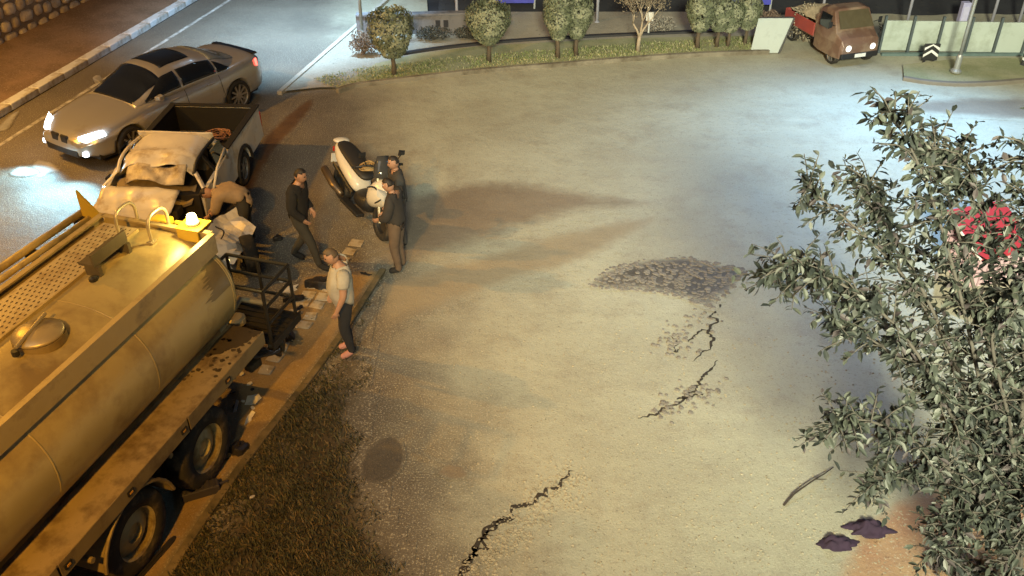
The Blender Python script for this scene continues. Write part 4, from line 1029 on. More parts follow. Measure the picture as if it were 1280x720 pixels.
MB().box((-1.41, 0, .62), (.03, 1.12, .34)).build('load_side', rp, MT); MB().box((-.03, 0, .75), (.03, 1.1, .6)).build('headboard', bp, MT)
MB().box((-.2, 0, .34), (2.2, .5, .12)).build('chassis', black_pl, MT)
crumple('load', -1.35, -.08, -.5, .5, lambda u, v: .82 + .25 * math.sin(v * 3.1) * math.sin(u * 3.1), mat('straw_load', (.34, .28, .19), .95, var=.5, scale=12, bump=.9), 31, .08, 18, 18, MT)
# ------------------------------------------------------------------ tanker truck
TK = empty('tanker_truck', (-4.50, 10.09, 0), R(253.2), label='dull cream tanker truck with long oval tank at the left', cat='truck')
TKM = Matrix.Translation(TK.location) @ Matrix.Rotation(R(253.2), 4, 'Z')
def tk_local(px, py, z): return TKM.inverted() @ spot(px, py, z)
tank_m = mat('tank_cream', (.40, .33, .16), .38, .2, var=.14, scale=2.5, bump=.10, bscale=30, dirt=(.24, .18, .085), dirt_amt=.55, dirt_scale=1.3)
tk_dark = mat('tank_weathered', (.22, .17, .085), .6, .1, var=.25, scale=3, bump=.2, dirt=(.12, .085, .045), dirt_amt=.5, dirt_scale=2.2)
deck_m = mat('deck_dirty', (.25, .19, .10), .8, 0, var=.25, scale=4, bump=.3, dirt=(.12, .082, .042), dirt_amt=.55, dirt_scale=3.5)
TLEN = 6.6; CZ, HW, HH = 1.93, 1.00, .76
def oval(x, k=1.0, n=44):
    out = []
    for i in range(n):
        a = 6.283185 * i / n; e = 2 / 2.25
        out.append((x, math.copysign(abs(math.cos(a)) ** e, math.cos(a)) * HW * k, CZ + math.copysign(abs(math.sin(a)) ** e, math.sin(a)) * HH * k))
    return out
xs = [.06 + i * (TLEN - .1) / 30 for i in range(31)]
MB().loft([oval(x) for x in xs], cap=False).build('tank_shell', tank_m, TK, smooth=True)
caps = [(.06, 1.0), (.03, .995), (-.02, .965), (-.06, .90), (-.10, .78), (-.125, .55), (-.135, .25), (-.137, .03)]
MB().loft([oval(x, k) for x, k in caps]).build('rear_dome', tank_m, TK, smooth=True)
MB().loft([oval(TLEN - .04 + .9 * (.06 - x), k) for x, k in caps]).build('front_dome', tank_m, TK, smooth=True)
for x in (.08, 1.72, 3.4, 5.1): MB().loft([[Vector(p) + Vector((dx, 0, 0)) for p in oval(x, 1 + dk)] for dx, dk in ((-.012, .0005), (-.008, .005), (.008, .005), (.012, .0005))], cap=False).build('weld_band', tank_m, TK, smooth=True)
# stain sheet drips on the rear: darker flakes, geometry just proud of the shell
# coaming around the top walkway
cm_ = mat('coaming_paint', (.40, .32, .16), .45, .1, var=.15, scale=4, dirt=(.22, .17, .09), dirt_amt=.35)
ZC = 2.48
def coam(a, b, name):
    d = (b - a).normalized(); nn = Vector((-d.y, d.x, 0))
    mb = MB(); prof = [(-.03, 0), (-.03, .27), (.045, .27), (.045, .245), (0.0, .245), (0.0, 0)]
    mb.loft([[p + nn * o + Vector((0, 0, z)) for o, z in prof] for p in (a, b)]); mb.build(name, cm_, TK)
coam(Vector((6.5, .82, ZC)), Vector((.02, .82, ZC)), 'coaming_rail'); coam(Vector((-.02, -.82, ZC)), Vector((6.5, -.82, ZC)), 'coaming_rail')
coam(Vector((-.0, .79, ZC)), Vector((-.0, -.79, ZC)), 'coaming_rail'); coam(Vector((6.48, -.79, ZC)), Vector((6.48, .79, ZC)), 'coaming_rail')
MB().box((3.2, -.72, 2.56), (6.3, .14, .02)).build('drain_channel', black_pl, TK); MB().box((.07, .18, 2.56), (.10, 1.0, .02)).build('drain_channel', black_pl, TK)
# tread plate walkway
plate_m = mat('tread_plate', (.46, .40, .27), .5, .3, var=.15, scale=6, dirt=(.28, .21, .12), dirt_amt=.4, dirt_scale=3)
MB().box((3.25, -.42, 2.715), (6.2, .48, .02)).build('walkway_plate', plate_m, TK)
MB().box((3.25, -.17, 2.70), (6.2, .02, .05)).build('walkway_edge', cm_, TK); MB().box((3.25, -.67, 2.70), (6.2, .02, .05)).build('walkway_edge', cm_, TK)
sl = MB()
for i in range(74):
    for j in range(7):
        x, y = .22 + i * .082, -.62 + j * .064 + (.029 if i % 2 else 0)
        sl.add([(x - .026, y, .0), (x, y - .011, .0), (x + .026, y, .0), (x, y + .011, .0)], [(0, 1, 2, 3)])
o = sl.build('walkway_slots', mat('slot_dark', (.05, .035, .02), .9), TK); o.location.z = 2.7275; o['kind'] = 'stuff'
# hoop handrails at the rear
rail_m = mat('rail_tube', (.42, .37, .26), .4, .5, var=.2)
for y in (-.30, .16):
    MB().tube(curve_pts([(.34, y, 2.68), (.34, y, 2.92), (.26, y, 3.02), (.06, y, 3.02), (-.03, y, 2.92), (-.03, y, 2.72)], 5), .022, 10).build('grab_hoop', rail_m, TK, smooth=True)
    MB().box((.34, y, 2.70), (.10, .08, .02)).build('hoop_foot', rail_m, TK)
# beacon on a yellow bracket
ylw = mat('yellow_bracket', (.55, .38, .04), .5, var=.2, scale=5)
bxy = tk_local(241, 279, 2.80)
MB().box((bxy.x - .0, bxy.y, 2.775), (.30, .34, .02)).build('beacon_bracket', ylw, TK, bevel=.004)
MB().box((bxy.x + .14, bxy.y, 2.70), (.02, .30, .15)).build('beacon_bracket', ylw, TK)
MB().lathe([(.085, 0), (.085, .03), (.075, .035)], Matrix.Translation((bxy.x, bxy.y, 2.786)), 20).build('beacon_base', mat('beacon_base', (.5, .48, .42), .5), TK)
MB().lathe([(.058, .03), (.062, .06), (.062, .11), (.05, .14), (.02, .15)], Matrix.Translation((bxy.x, bxy.y, 2.786)), 20).build('beacon_lens', mat('beacon_lens', (1, .9, .5), .3, emit=(1.0, .72, .28), estr=9), TK, smooth=True)
ld = bpy.data.lights.new('beacon_light', 'POINT'); ld.energy = 36; ld.color = (1, .72, .22); ld.shadow_soft_size = .08
lo = bpy.data.objects.new('beacon_light', ld); COL.objects.link(lo); lo.parent = TK; lo.location = (bxy.x, bxy.y, 3.10)
MB().box((-.12, -.02, 2.70), (.20, .26, .10)).build('yellow_lamp_box', ylw, TK, bevel=.02); MB().tube([(-.1, .22, 2.74), (-.1, .48, 2.74)], .03, 8).build('yellow_tube', ylw, TK)
# black channel bracket on the tank top
MB().loft([[(.58, y, z) for y, z in ((-.20, 2.82), (.02, 2.82), (.02, 2.98), (-.01, 2.98), (-.01, 2.85), (-.20, 2.85))], [(1.20, y, z) for y, z in ((-.20, 2.82), (.02, 2.82), (.02, 2.98), (-.01, 2.98), (-.01, 2.85), (-.20, 2.85))]]).build('valve_bracket', mat('bracket_dark', (.10, .085, .06), .6, .3, var=.3), TK)
for x in (.62, 1.16): MB().box((x, -.04, 2.75), (.05, .20, .14)).build('bracket_leg', MATS['bracket_dark'], TK)
MB().lathe([(.05, 0), (.05, .04), (.02, .06)], Matrix.Translation((1.27, .02, 2.69)), 10).build('vent_valve', black_pl, TK); MB().lathe([(.022, 0), (.022, .03)], Matrix.Translation((.9, -.10, 2.85)), 8).build('bolt', rail_m, TK)
# manhole hatch
hx, hy_ = 2.36, .18
MB().lathe([(.27, -.06), (.27, .03), (.25, .03)], Matrix.Translation((hx, hy_, 2.70)), 30).build('hatch_ring', tk_dark, TK)
MB().lathe([(.26, .035), (.265, .05), (.25, .07), (.16, .10), (.05, .115), (.01, .117)], Matrix.Translation((hx, hy_, 2.70)), 30).build('hatch_lid', mat('hatch_lid', (.40, .34, .22), .4, .4, var=.15, scale=5, dirt=(.2, .15, .08), dirt_amt=.5), TK, smooth=True)
MB().tube([(hx + .33, hy_ + .02, 2.80), (hx - .22, hy_ - .06, 2.84)], .02, 8).build('hatch_lever', rail_m, TK); MB().lathe([(.04, -.03), (.04, .03)], Matrix.Translation((hx + .36, hy_ + .03, 2.76)), 10).build('lever_knob', black_pl, TK)
# side decks, skirt
for s in (1, -1):
    MB().box((3.25, s * 1.04, 1.335), (6.4, .50, .03)).build('side_deck', deck_m, TK)
    for k, (xa, xb) in enumerate(((.03, 1.78), (1.80, 4.0), (4.02, 6.45))):
        MB().box(((xa + xb) / 2, s * 1.295, 1.25), (xb - xa - .01, .012, .20)).build('skirt_panel', tk_dark, TK, bevel=.003)
    for x in (.95, 1.9, 2.9, 3.9): MB().box((x, s * 1.306, 1.25), (.10, .018, .06)).build('marker_lamp', black_pl, TK); MB().box((x, s * 1.316, 1.25), (.05, .008, .025)).build('marker_lens', mat('amber_lens', (.5, .25, .04), .3), TK)
    MB().box((3.2, s * .70, 1.22), (6.2, .04, .28)).build('saddle_rail', tk_dark, TK)
for x in (.4, 1.6, 3.2, 4.8, 6.2): MB().box((x, 0, 1.12), (.12, 1.9, .22)).build('cradle', black_pl, TK)
for s in (1, -1): MB().box((3.4, s * .42, .88), (7.6, .10, .26)).build('chassis_rail', black_pl, TK)
# rusted flakes on the left deck rear
fl = MB()
for i in range(70):
    x, y = abs(rnd(-.2, 1) + rnd(-.2, .5)) * .8 + .1, rnd(.86, 1.26); n_ = 7; r_ = rnd(.008, .035)
    fl.add([(x + math.cos(k * .898) * r_ * rnd(.7, 1.3), y + math.sin(k * .898) * r_ * rnd(.7, 1.3), 0) for k in range(n_)], [tuple(range(n_))])
o = fl.build('oil_spots', mat('oil_spot', (.055, .04, .02), .6), TK); o.location.z = 1.3545; o['kind'] = 'stuff'
o2 = MB().sheet(blob_poly([Vector(p) for p in ((.05, .84, 0), (.7, .85, 0), (.62, 1.0, 0), (.48, 1.12, 0), (.35, 1.2, 0), (.2, 1.24, 0), (.06, 1.27, 0))], 4, .02), 1.353).build('deck_stain', MATS['oil_spot'], TK)
# wet stain down the tank shoulder near the rear
ws = MB(); rows = []
for i in range(42):
    a = R(8 + i * .93); rows.append([])
    for j in range(12):
        u = j / 11; x = .10 + u * (.16 + .34 * abs(mnoise.noise((i * .30, 0, 4))) + .20 * max(0, 1 - i / 36) + .05 * mnoise.noise((i * .9, 3, 4))); e = 2 / 2.25
        rows[-1].append((x, math.cos(a) ** e * HW * 1.003, CZ + math.sin(a) ** e * HH * 1.003))
ws.loft(rows, cap=False, loop=False).build('tank_stain', mat('tank_stain', (.19, .15, .075), .35, .3, var=.4, scale=6), TK, smooth=True)
# mudguards and wheels (two rear axles)
for ax in (1.46, 2.88):
    for s in (1, -1):
        wheel(TK, (ax, s * 1.05, .53), .53, .30, s, rim_m=mat('truck_rim', (.36, .31, .17), .5, .2, var=.2, scale=6, dirt=(.15, .11, .05), dirt_amt=.4), spokes=0, rim_k=.60)
        MI = Matrix.Rotation(-math.pi / 2 * s, 4, 'X')
        MB().lathe([(.02, .05), (.12, .05), (.12, .10), (.24, .06), (.31, .02), (.31, -.03), (.02, -.03)], Matrix.Translation((ax, s * 1.05, .53)) @ MI, 24).build('hub', MATS['truck_rim'], TK, smooth=False)
        MB().lathe([(.32, -.15), (.52, -.15), (.53, -.05), (.53, .05), (.52, .15), (.32, .15)], Matrix.Translation((ax, s * .70, .53)) @ MI, 28, True).build('inner_tyre', rubber, TK, smooth=True)
    MB().tube([(ax, -1.0, .53), (ax, 1.0, .53)], .09, 10).build('axle', black_pl, TK)
for s in (1, -1):
    rows = []
    for k in range(15):
        a = R(8 + k * 11.5); rows.append([(2.88 + .63 * math.cos(a), s * y, .53 + .63 * math.sin(a)) for y in (.88, 1.27)] + [(2.88 + .60 * math.cos(a), s * y, .53 + .60 * math.sin(a)) for y in (1.27, .88)])
    MB().loft(rows).build('mudguard', tk_dark, TK); MB().tube([(2.88 + .63 * math.cos(R(8 + k * 11.5)) , s * 1.27, .53 + .63 * math.sin(R(8 + k * 11.5))) for k in range(15)], .022, 6).build('mudguard_lip', tk_dark, TK)
    MB().tube([(2.16, s * 1.0, 1.08), (2.16, s * 1.27, 1.08)], .035, 10).build('mudguard_tube', tk_dark, TK); MB().tube([(3.62, s * 1.0, .98), (3.62, s * 1.30, .98)], .035, 10).build('mudguard_tube', tk_dark, TK)
# rear platform cage
cg = mat('cage_black', (.016, .015, .014), .5, .3, var=.3)
C1, C2 = tk_local(293, 310, 1.85), tk_local(355, 335, 1.85)
X1, X0, Y0, Y1, Z0, Z1 = -.78, -.10, .36, 1.30, 1.08, 1.88
def bar(a, b, r=.024, nm='cage_bar'): MB().tube([a, b], r, 8).build(nm, cg, TK)
for y in (Y0, Y1): bar((X1, y, Z0), (X1, y, Z1)); bar((X1, y, Z1), (X0, y, Z1)); bar((X1, y, 1.62), (X0, y, 1.62)); bar((X0, y, Z0), (X0, y, Z1)) 
for z in (Z1, 1.62, 1.36): bar((X1, Y0, z), (X1, Y1, z))
bar((X0, Y0, Z1), (X0, Y1, Z1)); bar((X1, .83, Z0), (X1, .83, Z1)); bar((X1, Y1, 1.36), (X0, Y1, 1.36))
MB().box((-.44, .83, 1.06), (.74, 1.0, .035)).build('platform', cg, TK); MB().box((-.44, 1.34, 1.02), (.76, .03, .12)).build('platform_edge', cg, TK)
for k in range(7): MB().box((-.76 + k * .11, .83, 1.085), (.02, .96, .02)).build('grate_bar', cg, TK)
# pump, hoses and lamps below the platform
for i in range(8): MB().box((rnd(-.6, .25), rnd(.6, 1.2), rnd(.55, .95)), (rnd(.08, .3), rnd(.08, .25), rnd(.08, .25)), rz=rnd(0, 3)).build('pump_part', mat('pump_grime', (.045, .035, .022), .6, .3, var=.5), TK, bevel=.02)
for k in range(4): MB().tube(curve_pts([(.2, .9 + k * .09, 1.0), (-.15, 1.15 + k * .05, .85), (-.4, 1.2, .6 + k * .05), (-.55, .9 + k * .06, .75)], 5), .022, 7).build('hose', black_pl, TK, smooth=True)
MB().tube([(.15, .7, 1.3), (-.35, .75, 1.5), (-.55, 1.05, 1.35)], .05, 9).build('steel_pipe', rail_m, TK, smooth=True)
MB().lathe([(.09, 0), (.13, .02), (.13, .10), (.09, .12)], Matrix.Translation((-.25, .7, 1.14)), 14).build('coupling', rail_m, TK)
MB().box((-.62, 1.16, .80), (.06, .12, .10)).build('work_lamp', black_pl, TK); MB().lathe([(.03, 0), (.03, .02)], Matrix.Translation((-.655, 1.2, .84)) @ Matrix.Rotation(-math.pi / 2, 4, 'Y'), 10).build('lamp_lens', mat('led_lit', (.9, .95, 1), .3, emit=(.9, .97, 1), estr=12), TK)
MB().box((-.35, -.3, .62), (.12, 2.0, .16)).build('rear_bumper', cg, TK, bevel=.02)
for y in (-.95, .2): MB().box((-.42, y, .70), (.04, .26, .10)).build('tail_lamp', MATS['red_lens'], TK)
# pipes along the far side
pipe_m = mat('pipe_yellow', (.46, .36, .14), .5, .1, var=.2, scale=5, dirt=(.2, .15, .07), dirt_amt=.4)
pa, pb = tk_local(-40, 363, 1.75), tk_local(104, 264, 1.75)
MB().tube([pa, pb], .055, 12).build('side_pipe', pipe_m, TK, smooth=True); MB().tube([pa + Vector((0, .14, -.05)), pb + Vector((.05, .16, -.05))], .045, 12).build('side_pipe', pipe_m, TK, smooth=True)
for t in (.1, .5, .95):
    p = pa.lerp(pb, t); MB().box((p.x, (p.y - 1.2) / 2, 1.55), (.06, abs(p.y + 1.0), .05)).build('pipe_bracket', tk_dark, TK); MB().box((p.x, p.y, 1.64), (.07, .2, .16)).build('pipe_clamp', black_pl, TK)
p = pa.lerp(pb, .97); MB().loft([[(p.x - .02, p.y + .05, 1.5), (p.x + .02, p.y + .05, 1.5), (p.x + .02, p.y + .05, 2.15), (p.x - .02, p.y + .05, 2.15)], [(p.x - .02, p.y + .5, 1.5), (p.x + .02, p.y + .5, 1.5), (p.x + .02, p.y + .35, 1.8), (p.x - .02, p.y + .35, 1.8)]]).build('gusset', ylw, TK)
# hazard board and mudflap on the far side
MB().box((.9, -1.55, 1.5), (.9, .04, .34)).build('tool_box', mat('white_box', (.5, .46, .4), .6), TK)
# cab and front axle (out of the frame)
rg = [[(x, -1.2 * k, .7), (x, -1.22 * k, 1.7), (x, -1.1 * k, zt), (x, 1.1 * k, zt), (x, 1.22 * k, 1.7), (x, 1.2 * k, .7)] for x, zt, k in ((7.0, 2.75, .97), (7.2, 2.85, 1), (8.3, 2.8, 1), (8.75, 1.8, .99), (8.85, 1.5, .97))]
MB().loft(rg).build('cab', tank_m, TK, bevel=.05)
for s in (1, -1):
    wheel(TK, (7.9, s * 1.05, .52), .52, .30, s, rim_m=MATS['truck_rim'], spokes=0); MB().box((7.75, s * 1.19, 2.1), (.8, .03, .6)).build('cab_window', glass, TK); MB().box((8.86, s * .85, .95), (.06, .3, .2)).build('headlight', MATS['white_paint'], TK)
MB().add([(8.30, -1.0, 2.70), (8.30, 1.0, 2.70), (8.74, 1.08, 1.86), (8.74, -1.08, 1.86)], [(0, 1, 2, 3)]).build('windscreen', glass, TK, loc=(.03, 0, .03)); MB().box((8.8, 0, .62), (.25, 2.4, .3)).build('front_bumper', black_pl, TK, bevel=.03)

# ------------------------------------------------------------------ parked maxi scooter
A_, B_ = spot(428, 248), spot(478, 299)      # rear and front wheel contact
hd = math.atan2(B_.y - A_.y, B_.x - A_.x); SC = empty('scooter', (A_ + B_) / 2, hd, label='white and black maxi scooter parked beside the walking man', cat='scooter')
sc = (B_ - A_).length / 1.46; SC.scale = (sc, sc, sc); SC.rotation_euler = (R(-11), 0, hd)
sw = mat('scooter_white', (.62, .58, .50), .3, var=.06, bump=0, coat=.4)
wheel(SC, (-.73, 0, .27), .27, .14, 1, spokes=6, rim_m=black_pl, rim_k=.6); wheel(SC, (.73, 0, .27), .27, .13, 1, spokes=6, rim_m=black_pl, rim_k=.6)
def hull(name, secs, m, sub=2):
    """secs: (x, half width, z low, z high) stations"""
    rg = [[(x, -w * .55, z0), (x, -w, z0 + (z1 - z0) * .35), (x, -w * .85, z0 + (z1 - z0) * .8), (x, 0, z1), (x, w * .85, z0 + (z1 - z0) * .8), (x, w, z0 + (z1 - z0) * .35), (x, w * .55, z0)] for x, w, z0, z1 in secs]
    return MB().loft(rg).build(name, m, SC, smooth=True, sub=sub)
hull('tail_body', [(-1.02, .06, .78, .86), (-.9, .14, .64, .88), (-.6, .20, .52, .82), (-.25, .20, .42, .74), (.0, .17, .34, .60)], sw)
hull('seat', [(-.92, .10, .84, .92), (-.7, .16, .80, .94), (-.4, .17, .74, .88), (-.1, .16, .68, .82), (.12, .12, .62, .74)], mat('seat_black', (.02, .018, .016), .6, var=.2))
hull('backrest', [(-1.04, .10, .84, .90), (-.95, .15, .84, .95), (-.84, .12, .86, .93)], sw)
hull('floor_tunnel', [(-.1, .20, .24, .52), (.2, .22, .22, .54), (.45, .20, .24, .60)], black_pl)
for s in (1, -1): MB().box((.12, s * .24, .26), (.62, .13, .05)).build('footboard', black_pl, SC, bevel=.015)
hull('front_shield', [(.34, .17, .34, .72), (.48, .20, .38, .90), (.62, .17, .44, .93), (.80, .115, .52, .80), (.97, .045, .60, .70)], sw)
for s in (1, -1): MB().tube(curve_pts([(.50, s * .205, .74), (.66, s * .17, .80), (.80, s * .12, .70), (.70, s * .165, .58)], 4), .012, 5).build('fairing_trim', black_pl, SC)
hull('front_fender', [(.46, .07, .40, .48), (.62, .09, .52, .58), (.78, .09, .53, .60), (.98, .06, .38, .46)], black_pl)
MB().tube([(.52, -.07, .9), (.73, -.07, .27)], .025, 8).build('fork', rail_m, SC); MB().tube([(.52, .07, .9), (.73, .07, .27)], .025, 8).build('fork', rail_m, SC)
o = MB().loft([[(.60 - .06 * k, -.17 + .012 * k * k, .93 + .075 * k), (.66 - .06 * k, -.09, .93 + .09 * k), (.69 - .06 * k, 0, .93 + .095 * k), (.66 - .06 * k, .09, .93 + .09 * k), (.60 - .06 * k, .17 - .012 * k * k, .93 + .075 * k)] for k in range(4)], cap=False, loop=False).build('windshield', mat('tinted_screen', (.05, .05, .05), .15, coat=.4, bump=0), SC, smooth=True); o.modifiers.new('sol', 'SOLIDIFY').thickness = .006
MB().tube(curve_pts([(.36, -.36, 1.0), (.42, -.2, 1.04), (.46, 0, 1.02), (.42, .2, 1.04), (.36, .36, 1.0)], 4), .016, 8).build('handlebar', black_pl, SC, smooth=True)
for s in (1, -1):
    MB().tube([(.365, s * .26, 1.005), (.345, s * .40, .99)], .021, 8).build('grip', rubber, SC); MB().tube([(.44, s * .22, 1.04), (.46, s * .30, 1.20)], .009, 6).build('mirror_stem', black_pl, SC); MB().loft([[(.45, s * .25, 1.17), (.45, s * .36, 1.18), (.45, s * .36, 1.25), (.45, s * .26, 1.26)], [(.48, s * .27, 1.19), (.48, s * .34, 1.20), (.48, s * .34, 1.23), (.48, s * .27, 1.24)]]).build('mirror', black_pl, SC)
    hull_l = MB().loft([[(.80, s * .10, .70), (.80, s * .20, .74), (.78, s * .20, .84), (.80, s * .08, .80)], [(.90, s * .06, .64), (.90, s * .13, .68), (.88, s * .13, .76), (.90, s * .05, .74)]]).build('headlamp', mat('lamp_glass', (.5, .5, .48), .15, coat=.5), SC)
    MB().loft([[(-.7, s * .19, .60), (-.7, s * .215, .66), (.0, s * .19, .46), (.0, s * .19, .38)], [(-.7, s * .21, .58), (-.7, s * .23, .64), (.0, s * .21, .44), (.0, s * .21, .38)]]).build('side_panel', black_pl, SC)
MB().tube([(-.35, -.20, .26), (-.6, -.22, .30), (-.98, -.23, .42)], [.04, .065, .06], 12).build('exhaust', mat('exhaust', (.16, .12, .08), .4, .6), SC, smooth=True)
MB().box((-.45, .12, .30), (.55, .12, .16)).build('engine_case', black_pl, SC, bevel=.03); MB().box((-.98, 0, .74), (.03, .22, .08)).build('tail_lamp', MATS['red_lens'], SC, bevel=.01); MB().box((-1.06, 0, .56), (.02, .18, .14)).build('number_plate', MATS['white_paint'], SC)
MB().tube([(-.25, .16, .24), (-.3, .30, .0)], .014, 6).build('side_stand', black_pl, SC)
# wicker-like rolled net resting on the seat
rn = empty('rope_roll', SC.matrix_basis @ Vector((-.02, .05, .80)), 0, label='gold brown coil of rope resting on the scooter seat', cat='rope')
rm = mat('rope', (.36, .24, .10), .8, var=.4, scale=20)
for k in range(7): MB().tube([((.17 - .018 * k) * math.cos(a), (.17 - .018 * k) * math.sin(a), .03 + .016 * (k % 4) + .012 * math.sin(3 * a + k)) for a in [i * 6.283 / 22 for i in range(23)]], .014, 6).build('turn', rm, rn, smooth=True)

# ------------------------------------------------------------------ people
SKIN = mat('skin', (.36, .20, .13), .55, var=.12, scale=12, bump=.05)
HAIR = mat('hair_dark', (.018, .013, .010), .6, var=.4, scale=30, bump=.4)
BASE = dict(pelvis=(0, 0, .95), waist=(0, 0, 1.10), chest=(0, 0, 1.32), neck=(0, 0, 1.49), head0=(.01, 0, 1.55), ls=(0, .18, 1.42), rs=(0, -.18, 1.42), le=(-.02, .245, 1.14), re=(-.02, -.245, 1.14),
            lw=(.06, .25, .90), rw=(.06, -.25, .90), lh=(0, .09, .91), rh=(0, -.09, .91), lk=(.03, .10, .50), rk=(.03, -.10, .50), la=(-.03, .10, .09), ra=(-.03, -.10, .09), lt=(.14, .115, .035), rt=(.14, -.115, .035))
RAD = dict(pelvis=.145, waist=.135, chest=.15, neck=.062, head0=.06, ls=.072, rs=.072, le=.05, re=.05, lw=.032, rw=.032, lh=.105, rh=.105, lk=.064, rk=.064, la=.042, ra=.042, lt=.036, rt=.036)
EDG = [('pelvis', 'waist'), ('waist', 'chest'), ('chest', 'neck'), ('neck', 'head0'), ('chest', 'ls'), ('chest', 'rs'), ('ls', 'le'), ('rs', 're'), ('le', 'lw'), ('re', 'rw'), ('pelvis', 'lh'), ('pelvis', 'rh'), ('lh', 'lk'), ('rh', 'rk'), ('lk', 'la'), ('rk', 'ra'), ('la', 'lt'), ('ra', 'rt')]
ZONE = {('pelvis', 'waist'): 'torso', ('waist', 'chest'): 'torso', ('chest', 'neck'): 'torso', ('neck', 'head0'): 'neck', ('chest', 'ls'): 'torso', ('chest', 'rs'): 'torso', ('ls', 'le'): 'uparm', ('rs', 're'): 'uparm', ('le', 'lw'): 'forearm', ('re', 'rw'): 'forearm', ('pelvis', 'lh'): 'leg', ('pelvis', 'rh'): 'leg', ('lh', 'lk'): 'leg', ('rh', 'rk'): 'leg', ('lk', 'la'): 'shin', ('rk', 'ra'): 'shin', ('la', 'lt'): 'lfoot', ('ra', 'rt'): 'rfoot'}
def seg_d(p, a, b):
    ab = b - a; t = max(0, min(1, (p - a).dot(ab) / max(1e-9, ab.length_squared))); return (p - a - ab * t).length, t
def person(loc, rz, pose, clothes, label, look=0.0, tilt=0.0, bald=False, hair_m=HAIR, belly=0.0, scale=1.0, group=None, hair_k=1.0):
    J = {k: Vector(v) for k, v in BASE.items()}; J.update({k: Vector(v) for k, v in pose.items()}); r_ = dict(RAD); r_['waist'] += belly; r_['pelvis'] += belly * .5
    names = list(J); vs = [J[k] for k in names]; rad = [r_[k] for k in names]; ed = [(names.index(a), names.index(b)) for a, b in EDG]; zone_seg = [(J[a], J[b], r_[a], r_[b], ZONE[(a, b)]) for a, b in EDG]
    for s, w, e in (('l', 'lw', 'le'), ('r', 'rw', 're')):      # palm, four fingers, thumb
        d = (J[w] - J[e]).normalized(); sd = Vector((d.z, 0, -d.x)) if abs(d.y) < .95 else Vector((1, 0, 0)); sd = (sd - d * sd.dot(d)).normalized(); inw = Vector((0, -1 if s == 'l' else 1, 0)); inw = (inw - d * inw.dot(d)).normalized()
        def addv(p, r, par): vs.append(p); rad.append(r); ed.append((par, len(vs) - 1)); return len(vs) - 1
        palm = addv(J[w] + d * .075, .032, names.index(w)); zone_seg.append((J[w], J[w] + d * .19, .03, .03, 'hand'))
        for k, L in enumerate((.075, .085, .08, .062)):
            q = J[w] + d * .095 + sd * (.028 - .0187 * k); b0 = addv(q, .0115, palm); b1 = addv(q + d * L * .55 + inw * .012, .0095, b0); addv(q + d * L * .9 + inw * .035, .0075, b1)
        tb_ = addv(J[w] + d * .05 + sd * .036, .0125, palm); addv(J[w] + d * .095 + sd * .058 + inw * .02, .0095, tb_)
    me = bpy.data.meshes.new('body'); me.from_pydata(vs, ed, []); ob = bpy.data.objects.new('body', me); COL.objects.link(ob)
    sk_ = ob.modifiers.new('skin', 'SKIN'); sk_.use_smooth_shade = True
    for i, r in enumerate(rad):
        d_ = me.skin_vertices[0].data[i]; d_.radius = (r, r); d_.use_root = (i == 0)
    u = ob.modifiers.new('sub', 'SUBSURF'); u.levels = u.render_levels = 2; bake(ob)
    # head, added to the same mesh: skull, jaw, nose, ears
    hb = J['head0']; up = (J['head0'] - J['neck']).normalized(); up = (up + Vector((0, 0, .6))).normalized() if tilt == 0 else up
    fw = Vector((math.cos(look), math.sin(look), 0)) if not tilt else Vector((.25, 0, -1)); fw = (fw - up * fw.dot(up)).normalized(); sd = up.cross(fw)
    HM = Matrix(((fw.x, sd.x, up.x), (fw.y, sd.y, up.y), (fw.z, sd.z, up.z))).to_4x4(); HM.translation = hb + up * .085 + fw * .015
    bm = bmesh.new(); bm.from_mesh(ob.data); n0 = len(bm.faces)
    res = bmesh.ops.create_uvsphere(bm, u_segments=24, v_segments=18, radius=1)
    for v in res['verts']:
        x, y, z = v.co; fx = x
        w = .078 * (1 - .22 * max(0, -z) ** 1.5) ; X = x * (.098 if x < 0 else .092) * (1 - .10 * max(0, -z) * (x < 0)); Y = y * w; Z = z * .118
        if x > .75 and abs(y) < .25 and -.35 < z < .12: X += .020 * (1 - abs(y) / .25) * (1 - abs(z + .15) / .35)      # nose
        if x > .7 and .08 < z < .3 and .12 < abs(y) < .5: X -= .010                                                   # eye sockets
        if x > .7 and -.62 < z < -.48 and abs(y) < .4: X += .006                                                      # lips
        if x > .6 and z < -.75: X += .012                                                                              # chin
        v.co = HM @ Vector((X, Y, Z))
    for s in (1, -1):
        r2 = bmesh.ops.create_uvsphere(bm, u_segments=8, v_segments=6, radius=1)
        for v in r2['verts']: v.co = HM @ Vector((v.co.x * .018 - .005, s * .080 + v.co.y * .010, v.co.z * .030 + .005))
    bm.to_mesh(ob.data); bm.free()
    ob.data.materials.clear(); ob.data.materials.append(SKIN)
    for p in ob.data.polygons: p.use_smooth = True
    root = empty('person', loc, rz, label=label, cat='person', group=group); root.scale = (scale,) * 3
    ob.parent = root
    # hair cap
    bm = bmesh.new(); res = bmesh.ops.create_uvsphere(bm, u_segments=22, v_segments=16, radius=1); kill = []
    for v in res['verts']:
        x, y, z = v.co
        if (z < .42 + .25 * x and x > -.15) or (z < -.15 and x <= -.15): kill.append(v)
        k = 1 + .05 * mnoise.noise(v.co * 5) * hair_k; v.co = HM @ Vector((x * .106 * k, y * .087 * k, z * .128 * k))
    bmesh.ops.delete(bm, geom=kill, context='VERTS'); hm = bpy.data.meshes.new('hair'); bm.to_mesh(hm); bm.free(); hm.materials.append(hair_m)
    ho = bpy.data.objects.new('hair', hm); COL.objects.link(ho); ho.parent = root; ho.modifiers.new('sol', 'SOLIDIFY').thickness = .008
    for p in hm.polygons: p.use_smooth = True
